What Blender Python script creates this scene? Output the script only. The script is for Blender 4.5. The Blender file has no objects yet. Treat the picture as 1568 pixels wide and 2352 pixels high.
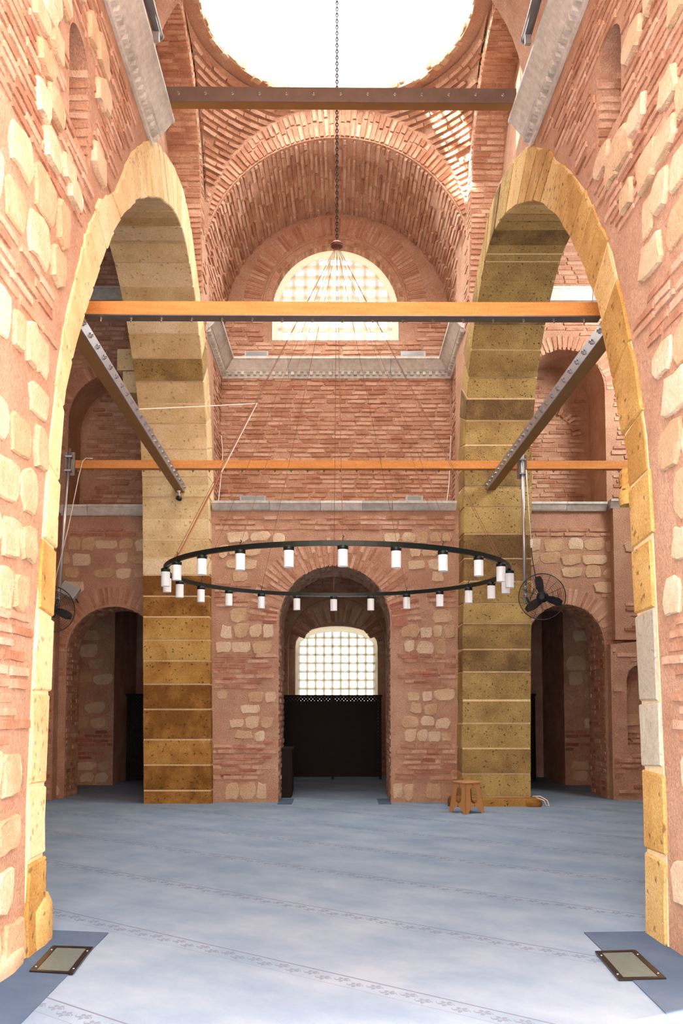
import bpy, math, random
import numpy as np
from mathutils import Vector, Matrix
from mathutils.geometry import tessellate_polygon
random.seed(7)
sc = bpy.context.scene
COL = sc.collection
PI = math.pi
R = math.radians

# ------------------------------------------------------------------ camera, sky, light, exposure
cam_d = bpy.data.cameras.new('camera'); cam = bpy.data.objects.new('camera', cam_d); COL.objects.link(cam)
FPX, TILT, EYE, HOR = 2030.0, 3.6, 1.6, 1618.0
cam_d.sensor_fit = 'VERTICAL'; cam_d.sensor_height = 24.0; cam_d.sensor_width = 16.0
cam_d.lens = FPX / 2352 * 24.0
CYP = HOR - FPX * math.tan(R(TILT))
cam_d.shift_y = (CYP - 1176) / 2352.0
cam.location = (0, 0, EYE); cam.rotation_euler = (R(90 + TILT), 0, 0)
cam_d.clip_end = 200; cam_d.clip_start = 0.05
sc.camera = cam

w = bpy.data.worlds.new('sky'); sc.world = w; w.use_nodes = True
bg = w.node_tree.nodes['Background']
bg.inputs[0].default_value = (0.95, 0.97, 1.0, 1); bg.inputs[1].default_value = 11.3

def area(name, loc, target, sx, sy, power, color=(1, 1, 1), spread=180):
    l = bpy.data.lights.new(name, 'AREA'); l.shape = 'RECTANGLE'; l.size = sx; l.size_y = sy
    l.energy = power; l.color = color; l.spread = R(spread)
    o = bpy.data.objects.new(name, l); COL.objects.link(o); o.location = loc
    o.rotation_euler = (Vector(target) - Vector(loc)).to_track_quat('-Z', 'Y').to_euler()
    return o
# daylight through the windows of the drum
DOME_C = (-0.07, 12.08)
for k in range(8):
    a = k * PI / 4
    p = (DOME_C[0] + 2.0 * math.sin(a), DOME_C[1] + 2.0 * math.cos(a), 13.55)
    area('drum_daylight', p, (DOME_C[0] - 0.9 * math.sin(a), DOME_C[1] - 0.9 * math.cos(a), 8.6), 0.8, 1.2, 76, (1.0, 0.98, 0.95), 130)
# lunette and apse windows, added unseen aisle windows
area('lunette_daylight', (-0.12, 15.75, 9.45), (-0.12, 9, 4.8), 2.0, 1.3, 80, (1.0, 0.98, 0.96))
area('aisle_daylight', (6.3, 12.4, 8.0), (3.0, 14.6, 6.6), 2.0, 2.2, 330, (1.0, 0.97, 0.93))  # light of an unseen window, added for the brighter right aisle
area('gallery_daylight', (-5.1, 4.65, 7.9), (-3.9, 15.0, 7.2), 1.0, 1.5, 40, (1.0, 0.97, 0.93), 120)  # light of a made-up window, added to lift the dark left aisle
sun = bpy.data.lights.new('sun', 'SUN'); sun.energy = 40; sun.angle = R(0.6); sun.color = (1.0, 0.95, 0.86)
so = bpy.data.objects.new('sun', sun); COL.objects.link(so)
so.rotation_euler = Vector((3.7, 1.68, -2.55)).to_track_quat('-Z', 'Y').to_euler()

vs = sc.view_settings
vs.view_transform = 'Standard'; vs.look = 'None'; vs.gamma = 1.0; vs.use_curve_mapping = False
vs.exposure = 0.47

# ------------------------------------------------------------------ materials
def newmat(name):
    m = bpy.data.materials.new(name); m.use_nodes = True
    nt = m.node_tree; b = nt.nodes['Principled BSDF']
    return m, nt, b
def N(nt, t, **kw):
    n = nt.nodes.new(t)
    for k, v in kw.items(): setattr(n, k, v)
    return n
def simple(name, col, rough=0.6, metal=0.0, noise=0.0, scale=20, bump=0.0):
    m, nt, b = newmat(name)
    b.inputs['Base Color'].default_value = (*col, 1); b.inputs['Roughness'].default_value = rough
    b.inputs['Metallic'].default_value = metal
    if noise or bump:
        g = N(nt, 'ShaderNodeNewGeometry'); n = N(nt, 'ShaderNodeTexNoise'); n.inputs['Scale'].default_value = scale
        n.inputs['Detail'].default_value = 4
        nt.links.new(g.outputs['Position'], n.inputs['Vector'])
        if noise:
            mx = N(nt, 'ShaderNodeMix', data_type='RGBA')
            mx.inputs[6].default_value = (*[c * (1 - noise) for c in col], 1); mx.inputs[7].default_value = (*[min(1, c * (1 + noise)) for c in col], 1)
            nt.links.new(n.outputs['Fac'], mx.inputs[0]); nt.links.new(mx.outputs[2], b.inputs['Base Color'])
        if bump:
            bp = N(nt, 'ShaderNodeBump'); bp.inputs['Strength'].default_value = bump; bp.inputs['Distance'].default_value = 0.01
            nt.links.new(n.outputs['Fac'], bp.inputs['Height']); nt.links.new(bp.outputs[0], b.inputs['Normal'])
    return m
def masonry(name, cols, rough=0.9, bump=0.6, big=1.6, fine=45, rand=0.16, pits=0.0, pitscale=22, pitcol=(0.08, 0.06, 0.03), bdist=0.012, streak=None, con=0.24):
    """mortar / brick / stone: broad mottling between the colours, a tone of its own for every piece, grain, optional pits"""
    m, nt, b = newmat(name); L = nt.links.new
    b.inputs['Roughness'].default_value = rough
    b.inputs['Specular IOR Level'].default_value = 0.2
    g = N(nt, 'ShaderNodeNewGeometry'); oi = N(nt, 'ShaderNodeObjectInfo')
    n1 = N(nt, 'ShaderNodeTexNoise'); n1.inputs['Scale'].default_value = big; n1.inputs['Detail'].default_value = 5; n1.inputs['Roughness'].default_value = 0.62
    n2 = N(nt, 'ShaderNodeTexNoise'); n2.inputs['Scale'].default_value = fine; n2.inputs['Detail'].default_value = 4; n2.inputs['Roughness'].default_value = 0.7
    vec = g.outputs['Position']
    if streak:
        mp = N(nt, 'ShaderNodeMapping'); mp.inputs['Scale'].default_value = streak; L(vec, mp.inputs['Vector']); L(mp.outputs[0], n1.inputs['Vector'])
    else: L(vec, n1.inputs['Vector'])
    L(vec, n2.inputs['Vector'])
    ad = N(nt, 'ShaderNodeMath', operation='ADD'); L(oi.outputs['Random'], ad.inputs[0]); L(g.outputs['Random Per Island'], ad.inputs[1])
    fr = N(nt, 'ShaderNodeMath', operation='FRACT'); L(ad.outputs[0], fr.inputs[0])
    # ramp position = mottling + piece tone
    mu = N(nt, 'ShaderNodeMath', operation='MULTIPLY_ADD'); L(fr.outputs[0], mu.inputs[0]); mu.inputs[1].default_value = 0.9; mu.inputs[2].default_value = -0.45
    a2 = N(nt, 'ShaderNodeMath', operation='ADD'); L(n1.outputs['Fac'], a2.inputs[0])
    ms = N(nt, 'ShaderNodeMath', operation='MULTIPLY'); L(mu.outputs[0], ms.inputs[0]); ms.inputs[1].default_value = rand * 3
    L(ms.outputs[0], a2.inputs[1])
    rp = N(nt, 'ShaderNodeValToRGB'); el = rp.color_ramp.elements
    k = len(cols)
    while len(el) < k: el.new(0.5)
    for i, c in enumerate(cols):
        el[i].position = 0.22 + 0.56 * i / (k - 1); el[i].color = (*c, 1)
    L(a2.outputs[0], rp.inputs[0])
    mr = N(nt, 'ShaderNodeMapRange'); mr.inputs[1].default_value = 0.25; mr.inputs[2].default_value = 0.75; mr.inputs[3].default_value = 1 - con; mr.inputs[4].default_value = 1 + con * 0.9
    L(n2.outputs['Fac'], mr.inputs[0])
    hv = N(nt, 'ShaderNodeHueSaturation'); L(mr.outputs[0], hv.inputs['Value']); L(rp.outputs[0], hv.inputs['Color'])
    colout = hv.outputs[0]; height = n2.outputs['Fac']
    if pits:
        nd = N(nt, 'ShaderNodeTexNoise'); nd.inputs['Scale'].default_value = 9; L(vec, nd.inputs['Vector'])
        ma = N(nt, 'ShaderNodeVectorMath', operation='MULTIPLY_ADD'); L(nd.outputs['Color'], ma.inputs[0]); ma.inputs[1].default_value = (0.12, 0.12, 0.12); L(vec, ma.inputs[2])
        vo = N(nt, 'ShaderNodeTexVoronoi'); vo.inputs['Scale'].default_value = pitscale; L(ma.outputs[0], vo.inputs['Vector'])
        sm = N(nt, 'ShaderNodeMapRange'); sm.interpolation_type = 'SMOOTHSTEP'
        sm.inputs[1].default_value = 0.12; sm.inputs[2].default_value = 0.36; sm.inputs[3].default_value = 1; sm.inputs[4].default_value = 0
        L(vo.outputs['Distance'], sm.inputs[0])
        pm = N(nt, 'ShaderNodeMath', operation='GREATER_THAN'); pm.inputs[1].default_value = 0.66; 
        sp = N(nt, 'ShaderNodeSeparateColor'); L(vo.outputs['Color'], sp.inputs[0]); L(sp.outputs[0], pm.inputs[0])
        pf = N(nt, 'ShaderNodeMath', operation='MULTIPLY'); L(sm.outputs[0], pf.inputs[0]); L(pm.outputs[0], pf.inputs[1])
        pf2 = N(nt, 'ShaderNodeMath', operation='MULTIPLY'); L(pf.outputs[0], pf2.inputs[0]); pf2.inputs[1].default_value = pits
        mx = N(nt, 'ShaderNodeMix', data_type='RGBA'); L(pf2.outputs[0], mx.inputs[0]); L(colout, mx.inputs[6]); mx.inputs[7].default_value = (*pitcol, 1)
        colout = mx.outputs[2]
        hs = N(nt, 'ShaderNodeMath', operation='SUBTRACT'); L(height, hs.inputs[0]); L(pf2.outputs[0], hs.inputs[1]); height = hs.outputs[0]
    L(colout, b.inputs['Base Color'])
    bp = N(nt, 'ShaderNodeBump'); bp.inputs['Strength'].default_value = bump; bp.inputs['Distance'].default_value = bdist
    L(height, bp.inputs['Height']); L(bp.outputs[0], b.inputs['Normal'])
    return m
M = {}
M['plaster'] = masonry('pink_lime_mortar', [(0.43, 0.228, 0.148), (0.53, 0.312, 0.205), (0.62, 0.40, 0.28)], rand=0.0, bump=1.0, big=2.6, bdist=0.025, con=0.32)
M['brick'] = masonry('mortar_smeared_brick', [(0.39, 0.18, 0.105), (0.54, 0.30, 0.193), (0.65, 0.42, 0.30)], rand=0.2, big=5, bump=1.0, bdist=0.018)
M['brick_dark'] = masonry('bare_dark_brick', [(0.30, 0.10, 0.07), (0.38, 0.15, 0.10), (0.46, 0.2, 0.13)], rand=0.2, big=4)
M['lime'] = masonry('pale_limestone', [(0.56, 0.365, 0.21), (0.66, 0.475, 0.30), (0.75, 0.59, 0.42)], rand=0.2, big=4, bump=1.0, bdist=0.02)
M['pale'] = masonry('cream_sandstone', [(0.56, 0.40, 0.185), (0.70, 0.54, 0.29), (0.79, 0.655, 0.42)], rand=0.14, big=2.6, pits=0.45, pitscale=14, bump=0.8)
M['ochre'] = masonry('ochre_tufa', [(0.20, 0.085, 0.018), (0.40, 0.20, 0.045), (0.54, 0.34, 0.10)], rand=0.24, big=3.2, pits=0.9, pitscale=19, bump=1.0, con=0.42, fine=60)
M['olive'] = masonry('olive_tufa', [(0.17, 0.10, 0.04), (0.33, 0.215, 0.075), (0.47, 0.33, 0.12)], rand=0.24, big=3.0, pits=0.8, pitscale=21, bump=1.0, con=0.5, fine=60)
M['grey'] = masonry('weathered_grey_stone', [(0.36, 0.33, 0.26), (0.46, 0.43, 0.34), (0.58, 0.52, 0.40)], rand=0.2, big=3, pits=0.3)
M['joint'] = masonry('cream_joint_mortar', [(0.70, 0.53, 0.29), (0.78, 0.63, 0.39)], rand=0.0, big=3, bump=0.5)
M['marble'] = masonry('grey_veined_marble', [(0.40, 0.40, 0.36), (0.55, 0.54, 0.49), (0.66, 0.65, 0.59)], rand=0.16, big=1.6, fine=14, rough=0.5, bump=0.12, streak=(3, 1, 6))
M['wood'] = masonry('orange_stained_timber', [(0.50, 0.19, 0.045), (0.60, 0.25, 0.07), (0.66, 0.30, 0.10)], rand=0.0, big=3, fine=60, rough=0.55, bump=0.15, streak=(1, 1, 9))
M['steel'] = simple('brown_grey_steel', (0.20, 0.17, 0.15), 0.42, 0.7, 0.25, 8)
M['bright_steel'] = simple('bright_steel', (0.36, 0.38, 0.40), 0.42, 0.85, 0.2, 6)
M['bolt'] = simple('bolt_steel', (0.35, 0.33, 0.31), 0.35, 0.9)
M['black'] = simple('black_metal', (0.012, 0.012, 0.014), 0.45, 0.3)
M['ringgreen'] = simple('dark_green_metal', (0.012, 0.022, 0.019), 0.4, 0.4)
M['rust'] = simple('rusty_chain', (0.15, 0.06, 0.045), 0.6, 0.4)
M['chain'] = simple('dark_chain_iron', (0.035, 0.018, 0.016), 0.6, 0.2)
M['cable'] = simple('brown_cable', (0.26, 0.115, 0.075), 0.6, 0.2)
M['white'] = simple('white_stucco', (0.80, 0.78, 0.72), 0.8, 0, 0.04, 6, 0.1)
M['domewhite'] = simple('white_plaster', (0.54, 0.565, 0.54), 0.9, 0, 0.03, 2)
M['glassshade'] = simple('opal_glass', (0.86, 0.93, 0.96), 0.25)
M['darkwood'] = simple('dark_stained_wood', (0.012, 0.008, 0.0065), 0.65, 0, 0.3, 12, 0.1)
M['darkwood'].node_tree.nodes['Principled BSDF'].inputs['Specular IOR Level'].default_value = 0.15
M['stool'] = simple('tan_plastic', (0.42, 0.20, 0.075), 0.45)
M['galv'] = simple('galvanised_pipe', (0.62, 0.62, 0.62), 0.3, 0.85, 0.1, 10)
M['cord'] = simple('white_cord', (0.75, 0.66, 0.55), 0.7)
M['redcord'] = simple('reddish_cord', (0.42, 0.14, 0.07), 0.7)
M['greyplastic'] = simple('grey_plastic', (0.45, 0.46, 0.46), 0.45)
M['lampbody'] = simple('anodised_aluminium', (0.42, 0.43, 0.43), 0.35, 0.6)
M['lampglass'] = simple('lamp_front_glass', (0.26, 0.28, 0.29), 0.12)
def emit(name, col, s):
    m, nt, b = newmat(name); b.inputs['Base Color'].default_value = (*col, 1); b.inputs['Roughness'].default_value = 0.1
    b.inputs['Emission Color'].default_value = (*col, 1); b.inputs['Emission Strength'].default_value = s
    return m
def glass(name, tint):
    m, nt, b = newmat(name); nt.nodes.remove(b); out = nt.nodes['Material Output']
    t = N(nt, 'ShaderNodeBsdfTransparent'); t.inputs[0].default_value = (*tint, 1)
    g = N(nt, 'ShaderNodeBsdfGlossy'); g.inputs['Roughness'].default_value = 0.05
    mx = N(nt, 'ShaderNodeMixShader'); mx.inputs[0].default_value = 0.05
    nt.links.new(t.outputs[0], mx.inputs[1]); nt.links.new(g.outputs[0], mx.inputs[2]); nt.links.new(mx.outputs[0], out.inputs[0])
    return m
M['pane'] = glass('dusty_window_glass', (0.26, 0.27, 0.28))  # dark tint put into the glass to tone down the sky behind
M['clear_pane'] = glass('clear_window_glass', (0.93, 0.95, 0.95))
def translucent(name, col, k):
    m, nt, b = newmat(name); out = nt.nodes['Material Output']; b.inputs['Base Color'].default_value = (*col, 1); b.inputs['Roughness'].default_value = 0.8
    t = N(nt, 'ShaderNodeBsdfTranslucent'); t.inputs[0].default_value = (*col, 1)
    mx = N(nt, 'ShaderNodeMixShader'); mx.inputs[0].default_value = k
    nt.links.new(b.outputs[0], mx.inputs[1]); nt.links.new(t.outputs[0], mx.inputs[2]); nt.links.new(mx.outputs[0], out.inputs[0])
    return m
M['stucco'] = translucent('translucent_gypsum', (0.84, 0.79, 0.67), 0.34)

def carpet(name, c0, c1, c2, pattern=True):
    m, nt, b = newmat(name); L = nt.links.new
    b.inputs['Roughness'].default_value = 0.95; b.inputs['Specular IOR Level'].default_value = 0.1
    g = N(nt, 'ShaderNodeNewGeometry')
    mp = N(nt, 'ShaderNodeMapping'); mp.inputs['Rotation'].default_value = (0, 0, R(37)); L(g.outputs['Position'], mp.inputs['Vector'])
    ms = N(nt, 'ShaderNodeMapping'); ms.inputs['Scale'].default_value = (1.2, 1.7, 1); L(mp.outputs[0], ms.inputs['Vector'])
    n1 = N(nt, 'ShaderNodeTexNoise'); n1.inputs['Scale'].default_value = 1.15; n1.inputs['Detail'].default_value = 6; n1.inputs['Roughness'].default_value = 0.6; L(ms.outputs[0], n1.inputs['Vector'])
    rp = N(nt, 'ShaderNodeValToRGB'); e = rp.color_ramp.elements; e.new(0.5)
    for i, c in enumerate((c0, c1, c2)): e[i].position = (0.33, 0.5, 0.67)[i]; e[i].color = (*c, 1)
    L(n1.outputs['Fac'], rp.inputs[0]); col = rp.outputs[0]
    if pattern:
        sx = N(nt, 'ShaderNodeSeparateXYZ'); L(mp.outputs[0], sx.inputs[0])
        def math_(op, a, bb=None, cc=None):
            n = N(nt, 'ShaderNodeMath', operation=op)
            for i, v in enumerate((a, bb, cc)):
                if v is None: continue
                if isinstance(v, (int, float)): n.inputs[i].default_value = v
                else: L(v, n.inputs[i])
            return n.outputs[0]
        u, v = sx.outputs[0], sx.outputs[1]
        P = 1.29
        vv = math_('SUBTRACT', v, 4.27 + 0.3)
        fm = math_('FLOORED_MODULO', vv, P)          # distance below next line: fm in [0,P)
        d = math_('SUBTRACT', fm, P - 0.3)            # 0 on the line
        l1 = math_('LESS_THAN', math_('ABSOLUTE', d), 0.007)
        l2 = math_('LESS_THAN', math_('ABSOLUTE', math_('ADD', d, 0.165)), 0.0035)
        cell = 0.115
        cu = math_('SUBTRACT', math_('FLOORED_MODULO', u, cell), cell / 2)
        alt = math_('MULTIPLY', math_('SUBTRACT', math_('FLOORED_MODULO', math_('FLOOR', math_('DIVIDE', u, cell)), 2.0), 0.5), 0.034)
        cv = math_('ADD', math_('ADD', d, 0.083), alt)
        r = math_('SQRT', math_('ADD', math_('MULTIPLY', cu, cu), math_('MULTIPLY', cv, cv)))
        th = math_('ARCTAN2', cv, cu)
        pet = math_('MULTIPLY_ADD', math_('ABSOLUTE', math_('COSINE', math_('MULTIPLY', th, 2.5))), 0.030, 0.014)
        fl = math_('MULTIPLY', math_('LESS_THAN', r, pet), math_('GREATER_THAN', r, 0.011))
        lf = math_('LESS_THAN', math_('ABSOLUTE', math_('ADD', cv, math_('MULTIPLY', math_('SINE', math_('MULTIPLY', u, 2 * PI / cell)), 0.022))), 0.004)
        mk = math_('MAXIMUM', math_('MULTIPLY', l1, 0.85), math_('MULTIPLY', l2, 0.45))
        mk = math_('MAXIMUM', mk, math_('MULTIPLY', math_('MAXIMUM', fl, lf), 0.6))
        mx = N(nt, 'ShaderNodeMix', data_type='RGBA'); L(mk, mx.inputs[0]); L(col, mx.inputs[6]); mx.inputs[7].default_value = (0.13, 0.14, 0.185, 1)
        col = mx.outputs[2]
    L(col, b.inputs['Base Color'])
    n2 = N(nt, 'ShaderNodeTexNoise'); n2.inputs['Scale'].default_value = 250; L(g.outputs['Position'], n2.inputs['Vector'])
    bp = N(nt, 'ShaderNodeBump'); bp.inputs['Strength'].default_value = 0.4; bp.inputs['Distance'].default_value = 0.004
    L(n2.outputs['Fac'], bp.inputs['Height']); L(bp.outputs[0], b.inputs['Normal'])
    return m
M['carpet'] = carpet('blue_grey_carpet', (0.172, 0.243, 0.335), (0.212, 0.283, 0.37), (0.252, 0.32, 0.398))
M['carpet_dark'] = carpet('slate_carpet', (0.062, 0.098, 0.165), (0.078, 0.115, 0.18), (0.095, 0.135, 0.19), False)

# ------------------------------------------------------------------ mesh helpers
class Soup:
    def __init__(s): s.v = []; s.f = []
    def add(s, vs, fs):
        b = len(s.v); s.v.extend([tuple(p) for p in vs]); s.f.extend([tuple(b + i for i in f) for f in fs])
        return s
    def box(s, x0, x1, y0, y1, z0, z1, mat=None):
        vs = [(x, y, z) for x in (x0, x1) for y in (y0, y1) for z in (z0, z1)]
        if mat is not None: vs = [tuple(mat @ Vector(v)) for v in vs]
        return s.add(vs, [(0, 1, 3, 2), (4, 6, 7, 5), (0, 4, 5, 1), (2, 3, 7, 6), (0, 2, 6, 4), (1, 5, 7, 3)])
    def tube(s, pts, r, n=6, closed=False, caps=True):
        pts = [Vector(p) for p in pts]; m = len(pts); base = len(s.v); up = None
        for i, p in enumerate(pts):
            a = pts[i - 1] if (i or closed) else pts[i]; b2 = pts[(i + 1) % m] if (i < m - 1 or closed) else pts[i]
            t = (b2 - a).normalized()
            if up is None: up = Vector((0, 0, 1)) if abs(t.z) < 0.9 else Vector((1, 0, 0))
            x = t.cross(up).normalized(); y = x.cross(t).normalized(); up = y
            rr = r[i] if isinstance(r, (list, tuple)) else r
            for k in range(n):
                a2 = 2 * PI * k / n; s.v.append(tuple(p + x * math.cos(a2) * rr + y * math.sin(a2) * rr))
        for i in range(m if closed else m - 1):
            for k in range(n):
                i2 = (i + 1) % m
                s.f.append((base + i * n + k, base + i * n + (k + 1) % n, base + i2 * n + (k + 1) % n, base + i2 * n + k))
        if caps and not closed:
            s.f.append(tuple(base + k for k in range(n))[::-1]); s.f.append(tuple(base + (m - 1) * n + k for k in range(n)))
        return s
    def lathe(s, prof, c=(0, 0, 0), n=20, mat=None):
        base = len(s.v)
        for r, z in prof:
            for k in range(n):
                a = 2 * PI * k / n; p = Vector((c[0] + r * math.cos(a), c[1] + r * math.sin(a), c[2] + z))
                s.v.append(tuple(mat @ p) if mat is not None else tuple(p))
        for i in range(len(prof) - 1):
            for k in range(n):
                s.f.append((base + i * n + k, base + i * n + (k + 1) % n, base + (i + 1) * n + (k + 1) % n, base + (i + 1) * n + k))
        s.f.append(tuple(base + k for k in range(n))[::-1]); s.f.append(tuple(base + (len(prof) - 1) * n + k for k in range(n)))
        return s
    def prism(s, poly, ax):
        """poly: list of 3-D points, ax: extrusion vector"""
        ax = Vector(ax); n = len(poly); vs = [Vector(p) for p in poly]; vs += [p + ax for p in vs]
        return s.add(vs, [tuple(range(n))[::-1], tuple(range(n, 2 * n))] + [(i, (i + 1) % n, n + (i + 1) % n, n + i) for i in range(n)])
def mk(name, soup, mat, parent=None, smooth=False, kind=None, label=None):
    me = bpy.data.meshes.new(name); me.from_pydata(soup.v, [], soup.f); me.materials.append(mat)
    if smooth: me.polygons.foreach_set('use_smooth', [True] * len(me.polygons))
    me.update()
    o = bpy.data.objects.new(name, me); COL.objects.link(o)
    if parent: o.parent = parent
    if kind: o['kind'] = kind
    if label: o['label'] = label
    return o
def struct(name, soup, mat, label, cat, smooth=False):
    o = mk(name, soup, mat, None, smooth, 'structure', label); o['category'] = cat; return o
def thing(name, label, cat, loc=(0, 0, 0), group=None):
    o = bpy.data.objects.new(name, None); COL.objects.link(o); o.location = loc; o.empty_display_size = 0.1
    o['label'] = label; o['category'] = cat
    if group: o['group'] = group
    return o
def rel(soup, o):
    l = o.location; soup.v = [(a - l.x, b - l.y, c - l.z) for a, b, c in soup.v]; return soup
def part(name, soup, mat, o, smooth=False, label=None, kind=None):
    return mk(name, rel(soup, o), mat, o, smooth, kind, label)

def slab(outer, holes, mp, thick):
    """flat wall in (u,v) with holes; mp(u,v,t) gives the point at depth t"""
    loops = [outer] + holes
    tri = tessellate_polygon([[Vector((u, v, 0)) for u, v in lp] for lp in loops])
    pts = [p for lp in loops for p in lp]; n = len(pts); s = Soup()
    fs = [tuple(t) for t in tri] + [tuple(n + i for i in t[::-1]) for t in tri]
    b = 0
    for lp in loops:
        k = len(lp)
        for i in range(k): fs.append((b + i, b + (i + 1) % k, n + b + (i + 1) % k, n + b + i))
        b += k
    return s.add([mp(u, v, 0) for u, v in pts] + [mp(u, v, thick) for u, v in pts], fs)
def arch(cx, half, spring, crown, n=24):
    return [(cx - half * math.cos(PI * i / n), spring + (crown - spring) * math.sin(PI * i / n)) for i in range(n + 1)]
def door(cx, half, spring, crown, z0=-0.1, n=24): return [(cx - half, z0)] + arch(cx, half, spring, crown, n) + [(cx + half, z0)]
def inside(p, poly):
    x, y = p; c = False; j = len(poly) - 1
    for i in range(len(poly)):
        xi, yi = poly[i]; xj, yj = poly[j]
        if (yi > y) != (yj > y) and x < (xj - xi) * (y - yi) / (yj - yi) + xi: c = not c
        j = i
    return c

# projected pixel of a point: used only to pick the pieces that show largest and to leave out what is far outside the view
SA, CA = math.sin(R(TILT)), math.cos(R(TILT))
def pix(p):
    d = p[1] * CA + (p[2] - EYE) * SA
    if d < 0.3: return None
    return 784 + FPX * p[0] / d, CYP - FPX * (-p[1] * SA + (p[2] - EYE) * CA) / d, d

# brick and stone shapes shared by all pieces (unit size)
def outline_mesh(name, npts, jit, inset, two):
    me = bpy.data.meshes.new(name); ring = []
    per = [(-.5, -.5), (-.17, -.5), (.17, -.5), (.5, -.5), (.5, 0), (.5, .5), (.17, .5), (-.17, .5), (-.5, .5), (-.5, 0)]
    if two: per = [(-.40, -.5), (-.05, -.52), (.36, -.47), (.5, -.28), (.51, .12), (.44, .42), (.10, .5), (-.30, .48), (-.5, .25), (-.49, -.25)]
    for x, y in per: ring.append((x + random.uniform(-jit, jit), y + random.uniform(-jit, jit) * (2.2 if not two else 1.2)))
    k = len(ring); vs = [(x, y, -1) for x, y in ring]
    if two: vs += [(x, y, 0.35) for x, y in ring]
    vs += [(x * (1 - inset), y * (1 - inset * (1 if two else 3)), 1 + random.uniform(-.15, .15) * two) for x, y in ring]
    fs = []; nr = len(vs) // k
    for r_ in range(nr - 1):
        for i in range(k): fs.append((r_ * k + i, r_ * k + (i + 1) % k, (r_ + 1) * k + (i + 1) % k, (r_ + 1) * k + i))
    fs.append(tuple(range((nr - 1) * k, nr * k)))
    return vs, fs
BR = [outline_mesh('brick', 10, 0.035, 0.05, False) for i in range(8)]
ST = [outline_mesh('stone', 10, 0.085, 0.08, True) for i in range(8)]
_shared = {}
def shared(kind, i, mat):
    key = (kind, i, mat.name)
    if key not in _shared:
        vs, fs = (BR if kind == 'b' else ST)[i]; me = bpy.data.meshes.new('brick' if kind == 'b' else 'stone')
        me.from_pydata(vs, [], fs); me.materials.append(mat); me.update(); _shared[key] = me
    return _shared[key]
class Bond:
    """collects the pieces of one kind on one wall; the largest in view become parts, the rest one joined part"""
    def __init__(s, parent, name, kind, mat, limit=300): s.p = parent; s.n = name; s.k = kind; s.m = mat; s.lim = limit; s.items = []
    def put(s, c, U, V, Nn, lu, lv, h):
        q = pix(c)
        if q is None: return
        x, y, d = q
        if x < -260 or x > 1828 or y < -300 or y > 2500: return
        c = Vector(c); U = Vector(U); V = Vector(V); Nn = Vector(Nn)
        view = Vector((0, 0, EYE)) - c; cs = abs(view.normalized().dot(Nn))
        sz = lu * lv * cs / d ** 2
        if x < 0 or x > 1568 or y < 0 or y > 2352: sz *= 0.02
        s.items.append((sz, c, U, V, Nn, lu, lv, h))
    def build(s):
        s.items.sort(key=lambda t: -t[0]); rest = Soup()
        off = 0; va = []; fa = []
        for i, (sz, c, U, V, Nn, lu, lv, h) in enumerate(s.items):
            k = random.randrange(8)
            if U.cross(V).dot(Nn) < 0: U = -U
            A = Matrix(((U.x * lu, V.x * lv, Nn.x * h, c.x), (U.y * lu, V.y * lv, Nn.y * h, c.y), (U.z * lu, V.z * lv, Nn.z * h, c.z), (0, 0, 0, 1)))
            if i < s.lim:
                o = bpy.data.objects.new(s.n, shared(s.k, k, s.m)); COL.objects.link(o); o.parent = s.p; o.matrix_basis = A
            else:
                vs, fs = (BR if s.k == 'b' else ST)[k]
                va.append(np.array(vs) @ np.array(A.to_3x3()).T + np.array(c)); fa.extend([tuple(off + q for q in f) for f in fs]); off += len(vs)
        if va:
            rest.v = np.concatenate(va).tolist(); rest.f = fa
            mk(s.n, rest, s.m, s.p, kind='stuff')
def rnd(a, b): return random.uniform(a, b)

def courses(u0, u1, v0, v1, mp, ok, bond, pitch=0.085, blen=0.30, skip=0.05, hgt=0.016, fill=0.70):
    """running-bond brick courses in the (u,v) frame of a wall; mp(u,v)->(point,U,V,N)"""
    v = v0 + pitch / 2
    while v < v1:
        u = u0 - random.random() * blen
        while u < u1:
            l0 = blen * rnd(0.75, 1.25); lo, hi = max(u, u0), min(u + l0, u1); u_next = u + l0; l = hi - lo; c = ((lo + hi) / 2, v + rnd(-.006, .006))
            if random.random() > skip and l > 0.07 and all(ok(c[0] + a * l * 0.46, c[1] + b * pitch * 0.4) for a in (-1, 1) for b in (-1, 1)):
                p, U, V, Nn = mp(*c); bond.put(p, U, V, Nn, l - 0.025, pitch * fill * rnd(.85, 1.15), hgt * rnd(.6, 1.5))
            u = u_next
        v += pitch
def rubble(u0, u1, v0, v1, rows, mp, ok, bond, lmin=0.24, lmax=0.5, skip=0.2, hgt=0.016):
    rh = (v1 - v0) / rows
    for r_ in range(rows):
        u = u0 - random.random() * lmax
        while u < u1:
            l = rnd(lmin, lmax); hh = rh * rnd(0.66, 0.96); c = (u + l / 2, v0 + rh * (r_ + 0.5) + rnd(-.02, .02))
            if random.random() > skip and all(ok(c[0] + a * l * 0.5, c[1] + b * hh * 0.5) for a in (-1, 1) for b in (-1, 1)):
                p, U, V, Nn = mp(*c)
                an = rnd(-.05, .05); U2 = [U[i] * math.cos(an) + V[i] * math.sin(an) for i in range(3)]; V2 = [V[i] * math.cos(an) - U[i] * math.sin(an) for i in range(3)]
                bond.put(p, U2, V2, Nn, l * 0.9, hh, hgt * rnd(.6, 1.5))
            u += l
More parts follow.
